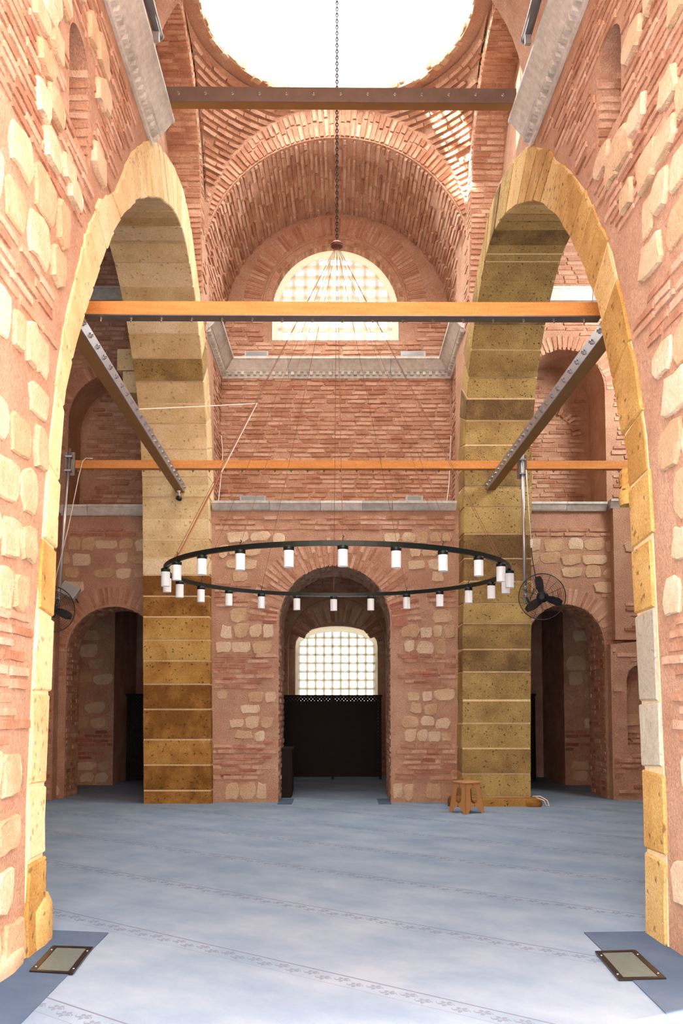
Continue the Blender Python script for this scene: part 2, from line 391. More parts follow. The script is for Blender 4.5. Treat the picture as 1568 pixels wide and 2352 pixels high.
def ring_bricks(cu, cv, r0, r1, a0, a1, mp, bond, ell=1.0, pitch=0.085, skip=0.08, hgt=0.010, ok=None):
    """radial bricks around an arch of radius r0..r1 (angles measured from +u)"""
    rm = (r0 + r1) / 2; n = max(3, int(abs(a1 - a0) * rm / pitch))
    for i in range(n):
        a = a0 + (a1 - a0) * (i + 0.5) / n
        du, dv = math.cos(a), math.sin(a)
        cuts = [0, rnd(.3, .7), 1] if (r1 - r0) > 0.4 else [0, 1]
        for j in range(len(cuts) - 1):
            if random.random() < skip: continue
            ra = r0 + (r1 - r0) * cuts[j]; rb = r0 + (r1 - r0) * cuts[j + 1]; rr = (ra + rb) / 2
            u, v = cu + du * rr, cv + dv * rr * ell
            if ok and not ok(u, v): continue
            p, U, V, Nn = mp(u, v)
            D = [U[k] * du + V[k] * dv for k in range(3)]; T = [-U[k] * dv + V[k] * du for k in range(3)]
            bond.put(p, D, T, Nn, rb - ra - 0.02, pitch * 0.68 * rnd(.85, 1.15), hgt * rnd(.6, 1.5))

# ================================================================== FLOOR
fs = Soup().box(-8, 7.5, -1.5, 24, -0.25, 0.0)
floor = struct('floor', fs, M['carpet'], 'blue-grey prayer carpet with slanting floral row lines covering the floor', 'floor')

# ================================================================== SIDE WALLS OF THE NAVE
def XL(Y, z): return -(1.913 + 0.0143 * Y) - 0.016 * z
def XR(Y, z): return 2.33 - 0.029 * Y + 0.016 * z
def mapL(Y, z, t=0): return (XL(Y, z) - t, Y, z)
def mapR(Y, z, t=0): return (XR(Y, z) + t, Y, z)
nL = Vector((1, 0.0143, 0.016)).normalized(); nR = Vector((-1, -0.029, 0.016)).normalized()
def frameL(Y, z): return mapL(Y, z), (-0.0143, 1, 0), (-0.016, 0, 1), nL
def frameR(Y, z): return mapR(Y, z), (-0.029, 1, 0), (0.016, 0, 1), nR
TH = 1.07
inL = [(5.98, -0.1), (6.0, 0.93), (6.13, 1.96), (6.23, 2.91), (6.32, 3.41), (6.44, 3.94), (6.72, 4.41), (7.08, 4.92), (7.38, 5.33), (7.8, 5.87), (8.31, 6.37), (8.89, 6.86), (9.45, 7.23),
       (9.71, 7.39), (10.3, 7.70), (10.82, 7.93), (11.3, 8.10), (11.75, 8.17), (12.15, 8.14), (12.5, 8.0), (12.88, 7.76), (13.25, 7.48), (13.55, 7.15), (13.8, 6.86), (14.04, 6.45), (14.22, 5.95), (14.33, 5.5), (14.38, 5.2), (14.40, 4.2), (14.42, -0.1)]
exL = [(5.66, -0.1), (5.68, 0.93), (5.80, 1.97), (6.0, 2.95), (6.13, 3.47), (6.28, 4.05), (6.52, 4.6), (6.83, 5.12), (7.05, 5.5), (7.45, 5.98), (8.0, 6.40), (8.69, 7.23), (9.2, 7.65),
       (9.45, 7.85), (10.0, 8.2), (10.41, 8.37), (11.2, 8.64), (11.75, 8.76), (12.2, 8.74), (12.64, 8.60), (13.14, 8.24), (13.6, 7.86), (14.0, 7.6), (14.3, 7.3), (14.6, 6.8), (14.8, 6.2), (14.95, 5.6), (15.0, 5.2), (15.0, 4.2), (15.0, -0.1)]
inR = [(6.28, -0.1), (6.3, 0.9), (6.43, 2.04), (6.55, 2.96), (6.63, 3.48), (6.87, 4.07), (7.07, 4.51), (7.35, 5.04), (7.78, 5.61), (8.11, 6.04), (8.65, 6.56), (9.16, 6.97), (9.64, 7.29), (10.4, 7.69), (11.15, 7.99),
       (11.85, 8.15), (12.35, 8.08), (12.7, 7.92), (12.98, 7.72), (13.35, 7.42), (13.75, 6.9), (13.98, 6.4), (14.08, 6.04), (14.12, 5.6), (14.14, 5.0), (14.15, 3.0), (14.16, -0.1)]
exR = [(5.93, -0.1), (5.97, 0.9), (6.08, 2.05), (6.18, 2.99), (6.27, 3.53), (6.5, 4.2), (6.72, 4.68), (7.0, 5.28), (7.42, 5.85), (7.7, 6.22), (8.19, 6.72), (8.7, 7.15), (8.98, 7.44), (9.85, 8.06), (10.64, 8.38),
       (11.43, 8.58), (12.0, 8.62), (12.45, 8.48), (13.0, 8.25), (13.55, 7.9), (14.2, 7.4), (14.5, 6.7), (14.65, 6.2), (14.7, 5.7), (14.75, 5.0), (14.75, 3.0), (14.75, -0.1)]
LC = (11.9, 9.5, 1.92)   # lateral arch under the dome: centre Y, centre z, radius
def lateral_hole(ex):
    arc = [(LC[0] + LC[2] * math.cos(PI * i / 24), LC[1] + LC[2] * math.sin(PI * i / 24)) for i in range(25)]   # from far spring to near spring
    low = [p for p in ex if 10.2 < p[0] < 13.75 and p[1] > 7.0]
    return [(13.93, 8.25)] + arc + [(9.98, 8.6)] + [(p[0], p[1] + 0.04) for p in low]
nicheL = door(6.86, 0.30, 6.78, 7.05, 6.10, 12); nicheR = door(7.09, 0.31, 6.95, 7.22, 6.34, 12)
def side_wall(name, mp, inn, ex, niche, label):
    outer = [(3.0, -0.2), (3.0, 12.3), (15.2, 12.3), (15.2, -0.2)] + [(inn[-1][0], -0.2)] + inn[::-1] + [(inn[0][0], -0.2)]
    lat = lateral_hole(ex)
    s = slab(outer, [niche, lat], mp, 0.5)
    s2 = slab(outer, [], lambda u, v, t: mp(u, v, 0.5 + t), TH - 0.5); s.add(s2.v, s2.f)
    return struct(name, s, M['plaster'], label, 'wall'), lat
wl, latL = side_wall('wall_left', mapL, inL, exL, nicheL, 'left nave wall of pink mortar, brick and rubble with a tall cream stone arch')
wr, latR = side_wall('wall_right', mapR, inR, exR, nicheR, 'right nave wall of pink mortar, brick and rubble with a tall ochre stone arch')

def resample(pl, n):
    d = [0]
    for a, b in zip(pl, pl[1:]): d.append(d[-1] + math.hypot(b[0] - a[0], b[1] - a[1]))
    out = []
    for i in range(n + 1):
        t = d[-1] * i / n; j = 0
        while j < len(d) - 2 and d[j + 1] < t: j += 1
        f = (t - d[j]) / max(1e-9, d[j + 1] - d[j]); out.append((pl[j][0] + (pl[j + 1][0] - pl[j][0]) * f, pl[j][1] + (pl[j + 1][1] - pl[j][1]) * f))
    return out
def lerp_poly(pl, t):
    j = min(int(t), len(pl) - 2); f = t - j; return (pl[j][0] + (pl[j + 1][0] - pl[j][0]) * f, pl[j][1] + (pl[j + 1][1] - pl[j][1]) * f)
def ashlar(wall, mp, inn, ex, joints_far, pick, sgn):
    """wedge blocks that run through the wall from the nave face to the aisle face"""
    n = len(inn)
    # mortar core, a little back from the blocks
    core = Soup(); pr = []
    for k in range(n):
        pr.append(inn[k])
    rows = []
    for k in range(n):
        a, b = inn[k], ex[k]; dx, dz = a[0] - b[0], a[1] - b[1]; l = math.hypot(dx, dz); ai = (a[0] + dx / l * 0.006, a[1] + dz / l * 0.006)
        rows.append([mp(*ai, -0.006), mp(*b, -0.006), mp(*b, TH + 0.004), mp(*ai, TH + 0.004)])
    vs = [p for r_ in rows for p in r_]; fcs = []
    for k in range(n - 1):
        for q in range(4): fcs.append((k * 4 + q, k * 4 + (q + 1) % 4, (k + 1) * 4 + (q + 1) % 4, (k + 1) * 4 + q))
    mk('joint_mortar', core.add(vs, fcs), M['joint'], wall)
    # joint parameters along the polyline index
    ts = []
    kb = next(i for i in range(n - 1, 0, -1) if inn[i][1] > joints_far[-1])
    t = 0.0; acc = 0.0; step = rnd(.5, .7); ts.append(0.0); m_ = 400
    prev = inn[0]
    for i in range(1, m_ * kb // n * 1 + 1):
        tt = kb * i / (m_ * kb // n); p = lerp_poly(inn, tt); acc += math.hypot(p[0] - prev[0], p[1] - prev[1]); prev = p
        if acc > step and tt < kb - 0.05:
            ts.append(tt); acc = 0; step = rnd(.42, .66) if p[1] < 4.5 else rnd(.30, .42)
    for zj in joints_far[::-1]:
        for i in range(n - 1, 0, -1):
            if inn[i][1] <= zj <= inn[i - 1][1]:
                tj = i - (zj - inn[i][1]) / (inn[i - 1][1] - inn[i][1]); break
        if tj > ts[-1] + 0.02: ts.append(tj)
    ts.append(n - 1 - 1e-6)
    for a, b in zip(ts, ts[1:]):
        sub = [a] + [k for k in range(int(a) + 1, int(b) + 1) if a + 0.15 < k < b - 0.15] + [b]
        if len(sub) == 2: sub = [a, (a + b) / 2, b]
        pin = [lerp_poly(inn, t_) for t_ in sub]; pex = [lerp_poly(ex, t_) for t_ in sub]
        L_ = math.hypot(pin[-1][0] - pin[0][0], pin[-1][1] - pin[0][1]); g = min(0.013, L_ * 0.1)
        # shrink along the run for the joint
        def shrink(pl):
            u = ((pl[-1][0] - pl[0][0]), (pl[-1][1] - pl[0][1])); l = math.hypot(*u) or 1; u = (u[0] / l * g, u[1] / l * g)
            return [(pl[0][0] + u[0], pl[0][1] + u[1])] + pl[1:-1] + [(pl[-1][0] - u[0], pl[-1][1] - u[1])]
        pin = shrink(pin); pex = shrink(pex)
        o_in = rnd(0.012, 0.03); o_f = rnd(0.012, 0.026)
        prof = []
        for p, q in zip(pin, pex):
            dx, dz = p[0] - q[0], p[1] - q[1]; l = math.hypot(dx, dz) or 1; j = o_in + rnd(-.008, .008)
            prof.append((p[0] + dx / l * j, p[1] + dz / l * j))
        prof += [(q[0] + rnd(-.03, .03), q[1] + rnd(-.02, .02)) for q in pex[::-1]]
        s = Soup(); k = len(prof)
        cu = sum(p[0] for p in prof) / k; cz = sum(p[1] for p in prof) / k
        ins = [(p[0] + (cu - p[0]) * 0.045, p[1] + (cz - p[1]) * 0.045) for p in prof]
        r0 = [mp(*p, -o_f) for p in ins]; r1 = [mp(*p, -o_f + 0.012) for p in prof]; r2 = [mp(*p, TH + 0.005) for p in prof]
        s.add(r0 + r1 + r2, [tuple(range(k))] + [(i, (i + 1) % k, k + (i + 1) % k, k + i) for i in range(k)] + [(k + i, k + (i + 1) % k, 2 * k + (i + 1) % k, 2 * k + i) for i in range(k)] + [tuple(range(2 * k, 3 * k))[::-1]])
        mk('stone_block', s, pick(pin[0], (a + b) / 2 / n), wall)
JL = [0.21, 0.62, 1.03, 1.52, 1.93, 2.31, 2.65, 3.03, 3.37, 3.72, 4.0, 4.3, 4.63, 5.0, 5.33]
JR = [0.14, 0.5, 0.9, 1.3, 1.66, 2.12, 2.48, 2.9, 3.22, 3.58, 3.95, 4.35, 4.78, 5.12, 5.45, 5.8]
def pickL(p, t):
    if p[0] > 12 and p[1] < 3.9: return M['ochre']
    if p[0] > 12 and 7.0 < p[1] < 7.3: return M['olive']
    if p[0] < 9 and p[1] < 3.4: return M['pale'] if random.random() < .5 else M['ochre2']
    return M['pale']
def pickR(p, t):
    if p[0] < 9 and 0.7 < p[1] < 1.9: return M['grey']
    if p[0] < 11: return M['ochre2']
    return M['olive']
M['ochre2'] = masonry('golden_tufa', [(0.42, 0.23, 0.06), (0.56, 0.35, 0.115), (0.66, 0.47, 0.20)], rand=0.2, big=2.8, pits=0.7, pitscale=13, bump=0.9, con=0.42, fine=60)
ashlar(wl, mapL, inL, exL, JL, pickL, -1)
ashlar(wr, mapR, inR, exR, JR, pickR, 1)

def dress_side(wall, frame, inn, ex, niche, lat, mp, sgn):
    band = [(ex[0][0], -1)] + ex + [(16, -1)]
    bandi = inn
    def ok(u, v):
        return v > 0.02 and not inside((u, v), band) and not inside((u, v), niche) and not inside((u, v), lat) and not (v > 7.85 and u < 9.8) and math.hypot(u - LC[0], v - LC[1]) > LC[2] + 0.26 and v < 9.6
    br = Bond(wall, 'brick', 'b', M['brick']); st = Bond(wall, 'rubble_stone', 's', M['lime'])
    zones = [(0.0, 1.35, 's', 4), (1.35, 2.15, 'b', 0), (2.15, 4.15, 's', 6), (4.15, 4.6, 'b', 0), (4.6, 5.35, 's', 2), (5.35, 9.6, 'b', 0)]
    for z0, z1, t, r_ in zones:
        if t == 'b': courses(3.4, 14.3, z0, z1, frame, ok, br, pitch=0.084, blen=0.36, skip=0.05, hgt=0.012)
        else:
            rubble(3.4, 14.3, z0, z1, r_, frame, ok, st, 0.20, 0.52, skip=0.08 if z1 < 5 else 0.15, hgt=0.024)
    for k in range(30):       # single stones in the upper brickwork
        u, v = rnd(5.3, 7.6), rnd(5.4, 7.4)
        if all(ok(u + a * .2, v + b * .14) for a in (-1, 1) for b in (-1, 1)):
            p, U, V, Nn = frame(u, v); st.put(p, U, V, Nn, rnd(.22, .4), rnd(.18, .28), .045)
    # ring of bricks round the lateral arch
    ring_bricks(LC[0], LC[1], LC[2] + 0.01, LC[2] + 0.26, -0.15, PI * 0.62, frame, br)
    # coursed jamb and soffit of the lateral arch and of the small niche
    def soffit(cu, cv, r, a0, a1, dep, pitch=0.085):
        n = int(abs(a1 - a0) * r / pitch)
        for i in range(n):
            a = a0 + (a1 - a0) * (i + 0.5) / n; u, v = cu + r * math.cos(a), cv + r * math.sin(a)
            t = rnd(-.1, 0)
            while t < dep:
                l = rnd(.2, .32)
                lo, hi = max(t, 0.0), min(t + l, dep)
                if hi - lo > 0.06: br.put(mp(u, v, (lo + hi) / 2), (1, 0, 0), (0, -math.sin(a), math.cos(a)), (0, -math.cos(a), -math.sin(a)), hi - lo - 0.015, pitch * 0.72, 0.012 * rnd(.6, 1.5))
                t += l
    soffit(LC[0], LC[1], LC[2], 0, PI * 0.7, 0.5)
    soffit((niche[0][0] + niche[-1][0]) / 2, niche[1][1], (niche[-1][0] - niche[0][0]) / 2, 0, PI, 0.5, 0.08)
    v = 8.3
    while v < 9.5:
        for t in (0.13, 0.37): br.put(mp(13.82 + (9.5 - v) * 0.09, v, t), (1, 0, 0), (0, 0, 1), (0, -1, 0), 0.23, 0.06, 0.012)
        v += 0.085
    un = niche[-1][0]; v = niche[0][1] + 0.05
    while v < niche[-2][1]:
        for t in (0.13, 0.37): br.put(mp(un, v, t), (1, 0, 0), (0, 0, 1), (0, -1, 0), 0.23, 0.055, 0.012 * rnd(.6, 1.4))
        v += 0.08
    br.build(); st.build()
dress_side(wl, frameL, inL, exL, nicheL, latL, mapL, -1)
dress_side(wr, frameR, inR, exR, nicheR, latR, mapR, 1)

# plinth stones at the feet of the near arch and of the right far pier
def boulder(c, rx, ry, rz, mat, parent, name='plinth_stone'):
    s = Soup(); n = 10; prof = [(0.93, 0), (1.0, 0.35), (0.95, 0.75), (0.78, 0.96), (0.4, 1.03)]
    sq = lambda a: (abs(math.cos(a)) ** 0.6 * (1 if math.cos(a) > 0 else -1), abs(math.sin(a)) ** 0.6 * (1 if math.sin(a) > 0 else -1))
    for r_, z in prof:
        for k in range(n):
            x, y = sq(2 * PI * k / n); s.v.append((c[0] + x * rx * r_ * rnd(.95, 1.05), c[1] + y * ry * r_ * rnd(.95, 1.05), c[2] + z * rz))
    for i in range(len(prof) - 1):
        for k in range(n): s.f.append((i * n + k, i * n + (k + 1) % n, (i + 1) * n + (k + 1) % n, (i + 1) * n + k))
    s.f.append(tuple((len(prof) - 1) * n + k for k in range(n)))
    return mk(name, s, mat, parent, True)
boulder((-2.10, 5.98, 0), 0.15, 0.24, 0.34, M['ochre2'], wl)
boulder((-2.05, 5.35, 0), 0.11, 0.3, 0.14, M['lime'], wl)
boulder((2.27, 6.05, 0), 0.11, 0.24, 0.16, M['grey'], wr)
boulder((2.24, 5.45, 0), 0.11, 0.3, 0.14, M['lime'], wr)
mk('plinth', Soup().box(1.80, 3.12, 14.0, 14.4, 0, 0.11), M['ochre'], wr)
boulder((3.02, 14.02, 0), 0.13, 0.11, 0.12, M['ochre'], wr)
boulder((1.80, 14.05, 0), 0.13, 0.12, 0.16, M['ochre'], wr)

# ================================================================== FAR ARM: lower wall, ledge, upper wall, lunette, vault
def frontal(Y):
    return (lambda x, z, t=0: (x, Y + t, z)), (lambda x, z: ((x, Y, z), (1, 0, 0), (0, 0, 1), (0, -1, 0)))
mpF, frF = frontal(14.6)
DC, DH, DS, DT = -0.115, 0.925, 2.95, 3.92
wf = struct('wall_far', slab([(-2.5, -0.2), (-2.5, 4.86), (2.3, 4.86), (2.3, -0.2)], [door(DC, DH, DS, DT)], mpF, 1.35), M['plaster'], 'far wall of banded stone and brick with a deep round arch in its middle', 'wall')
dF = door(DC, DH + 0.02, DS, DT + 0.02)
RW = 0.52
def okF(x, z):
    if z < 0.02 or z > 4.78 or x < -2.12 or x > 1.9: return False
    if inside((x, z), dF): return False
    if z > DS and math.hypot(x - DC, z - DS) < DH + RW: return False
    return True
b_ = Bond(wf, 'brick', 'b', M['brick']); s_ = Bond(wf, 'rubble_stone', 's', M['limeshade'] if 'limeshade' in M else M['lime'])
bd_ = Bond(wf, 'brick', 'b', M['brick_dark'])
for z0, z1, t, r_ in [(0, .36, 's', 1), (.36, .98, 'b', 0), (.98, 1.85, 's', 4), (1.85, 2.42, 'b', 0), (2.42, 3.2, 's', 3), (3.2, 3.6, 'b', 0), (3.6, 4.5, 's', 4), (4.5, 4.8, 'b', 0)]:
    if t == 'b': courses(-2.12, 1.9, z0, z1, frF, okF, b_, blen=0.3)
    else: rubble(-2.12, 1.9, z0, z1, r_, frF, okF, s_, 0.17, 0.38, skip=0.04, hgt=0.016)
for k in range(26):
    x = random.choice([rnd(-2.0, -1.2), rnd(1.0, 1.8)]); z = rnd(.4, 1.0) if random.random() < .6 else rnd(1.85, 2.4)
    bd_.put((x, 14.6, z), (1, 0, 0), (0, 0, 1), (0, -1, 0), rnd(.15, .32), 0.04, 0.016)
ring_bricks(DC, DS, DH + 0.01, DH + RW, 0.02, PI - 0.02, frF, b_)
for k in range(14):
    a = rnd(-.05, .35) if random.random() < .6 else PI - rnd(-.05, .3)
    rr = DH + 0.16; x, z = DC + rr * math.cos(a), DS + rr * math.sin(a)
    bd_.put((x, 14.6, z), (math.cos(a), 0, math.sin(a)), (-math.sin(a), 0, math.cos(a)), (0, -1, 0), 0.24, 0.05, 0.017)
# jamb and soffit courses of the deep arch
def passage(bond, cx, half, spring, crown, Y0, Y1, pitch=0.1, z_to=None):
    for sx in (-1, 1):
        v = 0.06
        while v < spring:
            y = Y0 + 0.03
            while y < Y1 - 0.1:
                l = min(rnd(.22, .36), Y1 - y - 0.02)
                if random.random() > .15: bond.put((cx + sx * half, y + l / 2, v), (0, 1, 0), (0, 0, 1), (-sx, 0, 0), l - 0.025, pitch * 0.66, 0.01 * rnd(.6, 1.5))
                y += l
            v += pitch
    n = int(PI * (half + crown - spring) / 2 / pitch)
    for i in range(n):
        a = PI * (i + .5) / n; x, z = cx + half * math.cos(a), spring + (crown - spring) * math.sin(a); y = Y0 + 0.03
        while y < Y1 - 0.1:
            l = min(rnd(.22, .36), Y1 - y - 0.02)
            if random.random() > .15: bond.put((x, y + l / 2, z), (0, 1, 0), (-math.sin(a), 0, math.cos(a)), (-math.cos(a), 0, -math.sin(a)), l - 0.025, pitch * 0.66, 0.01 * rnd(.6, 1.5))
            y += l
passage(b_, DC, DH, DS, DT, 14.6, 15.95)
b_.build(); s_.build(); bd_.build()
# flat top of the lower wall with its marble ledge
def ledge(name, x0, x1, yf, yb, z0, z1, label, cuts):
    """profiled marble string course: sloping face, top fillet; separate blocks"""
    root = thing(name, label, 'ledge', ((x0 + x1) / 2, yf, z0)); root['kind'] = 'structure'
    xs = [x0] + cuts + [x1]
    for a, b in zip(xs, xs[1:]):
        j = rnd(-.008, .012)
        prof = [(yb, z0), (yf + 0.075, z0), (yf + 0.06 - j, z0 + 0.02), (yf + 0.015 - j, z1 - 0.045), (yf - j, z1 - 0.04), (yf - j, z1), (yb, z1)]
        part('marble_block', Soup().prism([(a + 0.004, p[0], p[1]) for p in prof], (b - a - 0.008, 0, 0)), M['marble'], root)
    return root
ledge('trim_1', -2.16, 1.92, 14.5, 16.3, 4.83, 4.98, 'grey marble ledge across the far wall above the round arch', [-1.2, -0.35, 0.35, 0.85])

# upper wall + lunette, side walls of the arm
mpU, frU = frontal(16.3)
WCX, WH, WS, WT, WSILL = -0.12, 1.19, 9.12, 10.32, 8.47
lun_hole = door(WCX, WH + 0.02, WS, WT + 0.02, WSILL, 28)
wu = struct('wall_back', slab([(-2.6, 4.8), (-2.6, 12), (2.4, 12), (2.4, 4.8)], [lun_hole], mpU, 0.55), M['plaster'], 'upper brick end wall of the far arm with a half-round lunette window', 'wall')
b_ = Bond(wu, 'brick', 'b', M['brick']); bd_ = Bond(wu, 'brick', 'b', M['brick_dark'])
VC, VCZ = -0.07, 8.80
def okU(x, z):
    if inside((x, z), lun_hole): return False
    if z > WS and math.hypot(x - WCX, z - WS) < WH + 0.55: return False
    if z <= WS and abs(x - WCX) < WH + 0.16 and z > WSILL - .02: return False
    if z > VCZ and math.hypot(x - VC, z - VCZ) > 2.08: return False
    return -2.36 < x < 2.05
courses(-2.36, 2.05, 5.2, 7.75, frU, okU, b_, blen=0.32)
courses(-2.36, 2.05, 8.1, 10.9, frU, okU, b_, blen=0.32)
ring_bricks(WCX, WS, WH + 0.20, WH + 0.56, 0.0, PI, frU, b_, pitch=0.075)
ring_bricks(WCX, WS, WH + 0.03, WH + 0.13, 0.0, PI, frU, b_, pitch=0.16, hgt=0.006)
for k in range(40):
    x = rnd(-2.2, 1.9); z = rnd(5.4, 7.7)
    bd_.put((x, 16.3, z), (1, 0, 0), (0, 0, 1), (0, -1, 0), rnd(.16, .4), 0.035, 0.014)
# moulded ring between the two brick rings
s = Soup(); s.tube([(WCX + (WH + 0.165) * math.cos(PI * i / 40), 16.3, WS + (WH + 0.165) * math.sin(PI * i / 40)) for i in range(41)], 0.028, 8)
mk('roll_moulding', s, M['plaster'], wu, True)
# reveal bricks of the lunette
n = 44
for i in range(n):
    a = PI * (i + .5) / n; r_ = WH + 0.02
    b_.put((WCX + r_ * math.cos(a), 16.42, WS + r_ * math.sin(a)), (0, 1, 0), (-math.sin(a), 0, math.cos(a)), (-math.cos(a), 0, -math.sin(a)), 0.2, 0.06, 0.012)
b_.build(); bd_.build()
def arm_side(name, x0, x1, label):
    sgn = 1 if x0 < 0 else -1
    o = struct(name, Soup().box(min(x0, x1), max(x0, x1), 14.62, 16.4, 4.8, 9.0), M['plaster'], label, 'wall')
    xi = max(x0, x1) if x0 < 0 else min(x0, x1)
    bb = Bond(o, 'brick', 'b', M['brick'], 120)
    courses(14.64, 16.3, 5.1, 8.9, lambda u, v: ((xi, u, v), (0, 1, 0), (0, 0, 1), (sgn, 0, 0)), lambda u, v: True, bb); bb.build()
arm_side('wall_arm_left', -2.9, -2.27, 'left side wall of the far arm beside the upper brick wall')
arm_side('wall_arm_right', 2.08, 2.7, 'right side wall of the far arm beside the upper brick wall')

# ceiling: far barrel vault, pendentives, drum, dome, near vault
ceil = thing('ceiling', 'brick vaults and pendentives carrying a white plastered dome', 'ceiling', (-0.07, 12.08, 8.8)); ceil['kind'] = 'structure'
def vault(Y0, Y1, r0, r1, name, cz=VCZ, t=0.3, n=36):
    s = Soup()
    for j, (y, r_) in enumerate(((Y0, r0), (Y1, r1), (Y1, r1 + t), (Y0, r0 + t))):
        for i in range(n + 1):
            a = PI * i / n; s.v.append((VC + r_ * math.cos(a), y, cz + r_ * math.sin(a)))
    for j in range(4):
        for i in range(n): s.f.append((j * (n + 1) + i, j * (n + 1) + i + 1, ((j + 1) % 4) * (n + 1) + i + 1, ((j + 1) % 4) * (n + 1) + i))
    return part(name, s, M['plaster'], ceil)
RV0, RV1 = 2.25, 2.12
va = vault(14.22, 16.5, RV0, RV1, 'barrel_vault')
vab = Bond(va, 'brick', 'b', M['brick'])
n = int(PI * 2.2 / 0.082)
cl = Vector(ceil.location)
for i in range(n):
    a = PI * (i + .5) / n; y = 14.2 - random.random() * .3
    while y < 16.3:
        l = rnd(.35, .75); lo, hi = max(y, 14.22), min(y + l, 16.3)
        if hi - lo > .08 and random.random() > .06:
            ym = (lo + hi) / 2; rr = RV0 + (RV1 - RV0) * (ym - 14.2) / 2.3
            vab.put((VC + rr * math.cos(a), ym, VCZ + rr * math.sin(a)), (0, 1, 0), (-math.sin(a), 0, math.cos(a)), (-math.cos(a), 0, -math.sin(a)), hi - lo - .02, 0.054 * rnd(.85, 1.12), 0.026 * rnd(.6, 1.4))
        y += l
def shift_build(bond):      # the ceiling's Empty is not at the origin
    for i, it in enumerate(bond.items): bond.items[i] = (it[0], it[1] - cl) + it[2:]
    bond.build()
shift_build(vab)
near = vault(3.0, 9.85, 2.2, 2.2, 'barrel_vault', 8.6)
# face of the arch toward the dome
AZ, AR = 9.42, 2.18        # pendentive springing circle
ringw = Soup(); mpA, frA = frontal(14.2)
arc = [(VC + RV0 * math.cos(PI * i / 36), VCZ + RV0 * math.sin(PI * i / 36)) for i in range(37)]
fw = slab([(-3.0, 8.6), (-3.0, 12.6), (2.9, 12.6), (2.9, 8.6), (VC + RV0, 8.6)] + arc + [(VC - RV0, 8.6)], [], mpA, 0.4)
fa = part('arch_face', fw, M['plaster'], ceil)
fab = Bond(fa, 'brick', 'b', M['brick'])
nn = int(PI * 2.4 / 0.088)
for i in range(nn):
    a = PI * (i + .5) / nn; ca, sa = math.cos(a), math.sin(a)
    # outer limit: the pendentive circle centred higher
    dz = VCZ - AZ; bq = dz * sa; cq = dz * dz - AR * AR; ro = -bq + math.sqrt(max(0, bq * bq - cq)); ro = min(ro, RV0 + 0.75)
    if ro < RV0 + 0.1: continue
    cuts = [RV0 + 0.01, ro - 0.02] if ro - RV0 < 0.4 else [RV0 + 0.01, RV0 + (ro - RV0) * rnd(.4, .65), ro - 0.02]
    for r0_, r1_ in zip(cuts, cuts[1:]):
        rm = (r0_ + r1_) / 2
        fab.put((VC + rm * ca, 14.2, VCZ + rm * sa), (ca, 0, sa), (-sa, 0, ca), (0, -1, 0), r1_ - r0_ - 0.02, 0.062, 0.024 * rnd(.6, 1.4))
shift_build(fab)
# pendentives: the parts of a sphere between the four arches
RS = AR * math.sqrt(2)
def pend(az, bricks):
    """az: azimuth (0 = far) of the middle of the quarter"""
    s = Soup(); nz, na = 16, 12
    def P(z, f):
        rho = math.sqrt(max(0, RS * RS - (z - AZ) ** 2)); ph0 = math.acos(min(1, AR / rho)); ph = ph0 + (PI / 2 - 2 * ph0) * f
        a = az - PI / 4 + ph
        return Vector((VC + rho * math.sin(a), DOME_C[1] + rho * math.cos(a), z))
    for i in range(nz + 1):
        for j in range(na + 1): s.v.append(tuple(P(AZ + AR * (i / nz) - (0.001 if i == 0 else 0), j / na)))
    for i in range(nz):
        for j in range(na): s.f.append((i * (na + 1) + j, i * (na + 1) + j + 1, (i + 1) * (na + 1) + j + 1, (i + 1) * (na + 1) + j))
    o = part('pendentive', s, M['plaster'], ceil, True)
    if bricks:
        bb = Bond(o, 'brick', 'b', M['brick'], 200); z = AZ + 0.06
        C = Vector((VC, DOME_C[1], AZ))
        while z < AZ + AR - 0.03:
            p0, p1 = P(z, 0), P(z, 1); ln = (p1 - p0).length * 1.08
            m_ = max(1, int(round(ln / 0.3))); ofs = 0.5 * (random.random() - .5)
            for k in range(m_):
                f = min(.98, max(.02, (k + .5 + ofs * .3) / m_))
                if random.random() < .06: continue
                p = P(z, f); nn_ = (C - p).normalized(); rad = Vector((p.x - VC, p.y - DOME_C[1], 0)).normalized(); U = Vector((-rad.y, rad.x, 0)); V = nn_.cross(U)
                bb.put(p, U, V, nn_, ln / m_ - 0.02, 0.062 * rnd(.85, 1.15), 0.042 * rnd(.6, 1.4))
            rho = math.sqrt(RS * RS - (z - AZ) ** 2)
            z += 0.098 * rho / RS
        shift_build(bb)
pend(-PI / 4, True); pend(PI / 4, True); pend(3 * PI / 4, False); pend(-3 * PI / 4, False)
# ragged rim stones under the drum
rim_z = AZ + AR
s = Soup(); nseg = 64
for r_, z in ((1.98, rim_z + 0.02), (2.0, rim_z + 0.14), (2.6, rim_z + 0.14), (2.6, rim_z + 0.02)):
    for k in range(nseg): s.v.append((VC + r_ * math.sin(2 * PI * k / nseg) * 1.0, DOME_C[1] + r_ * math.cos(2 * PI * k / nseg), z))
for j in range(4):
    for k in range(nseg): s.f.append((j * nseg + k, j * nseg + (k + 1) % nseg, ((j + 1) % 4) * nseg + (k + 1) % nseg, ((j + 1) % 4) * nseg + k))
rim = part('drum_rim', s, M['plaster'], ceil)
rb = Bond(rim, 'rubble_stone', 's', M['lime'], 120)
for k in range(90):
    a = 2 * PI * k / 90 + rnd(-.02, .02); rad = (math.sin(a), math.cos(a), 0)
    rb.put((VC + 2.0 * rad[0], DOME_C[1] + 2.0 * rad[1], rim_z + 0.06 + rnd(-.02, .06)), (math.cos(a), -math.sin(a), 0), (0, 0, 1), (-rad[0], -rad[1], 0), rnd(.1, .19), rnd(.06, .14), rnd(.02, .06))
shift_build(rb)
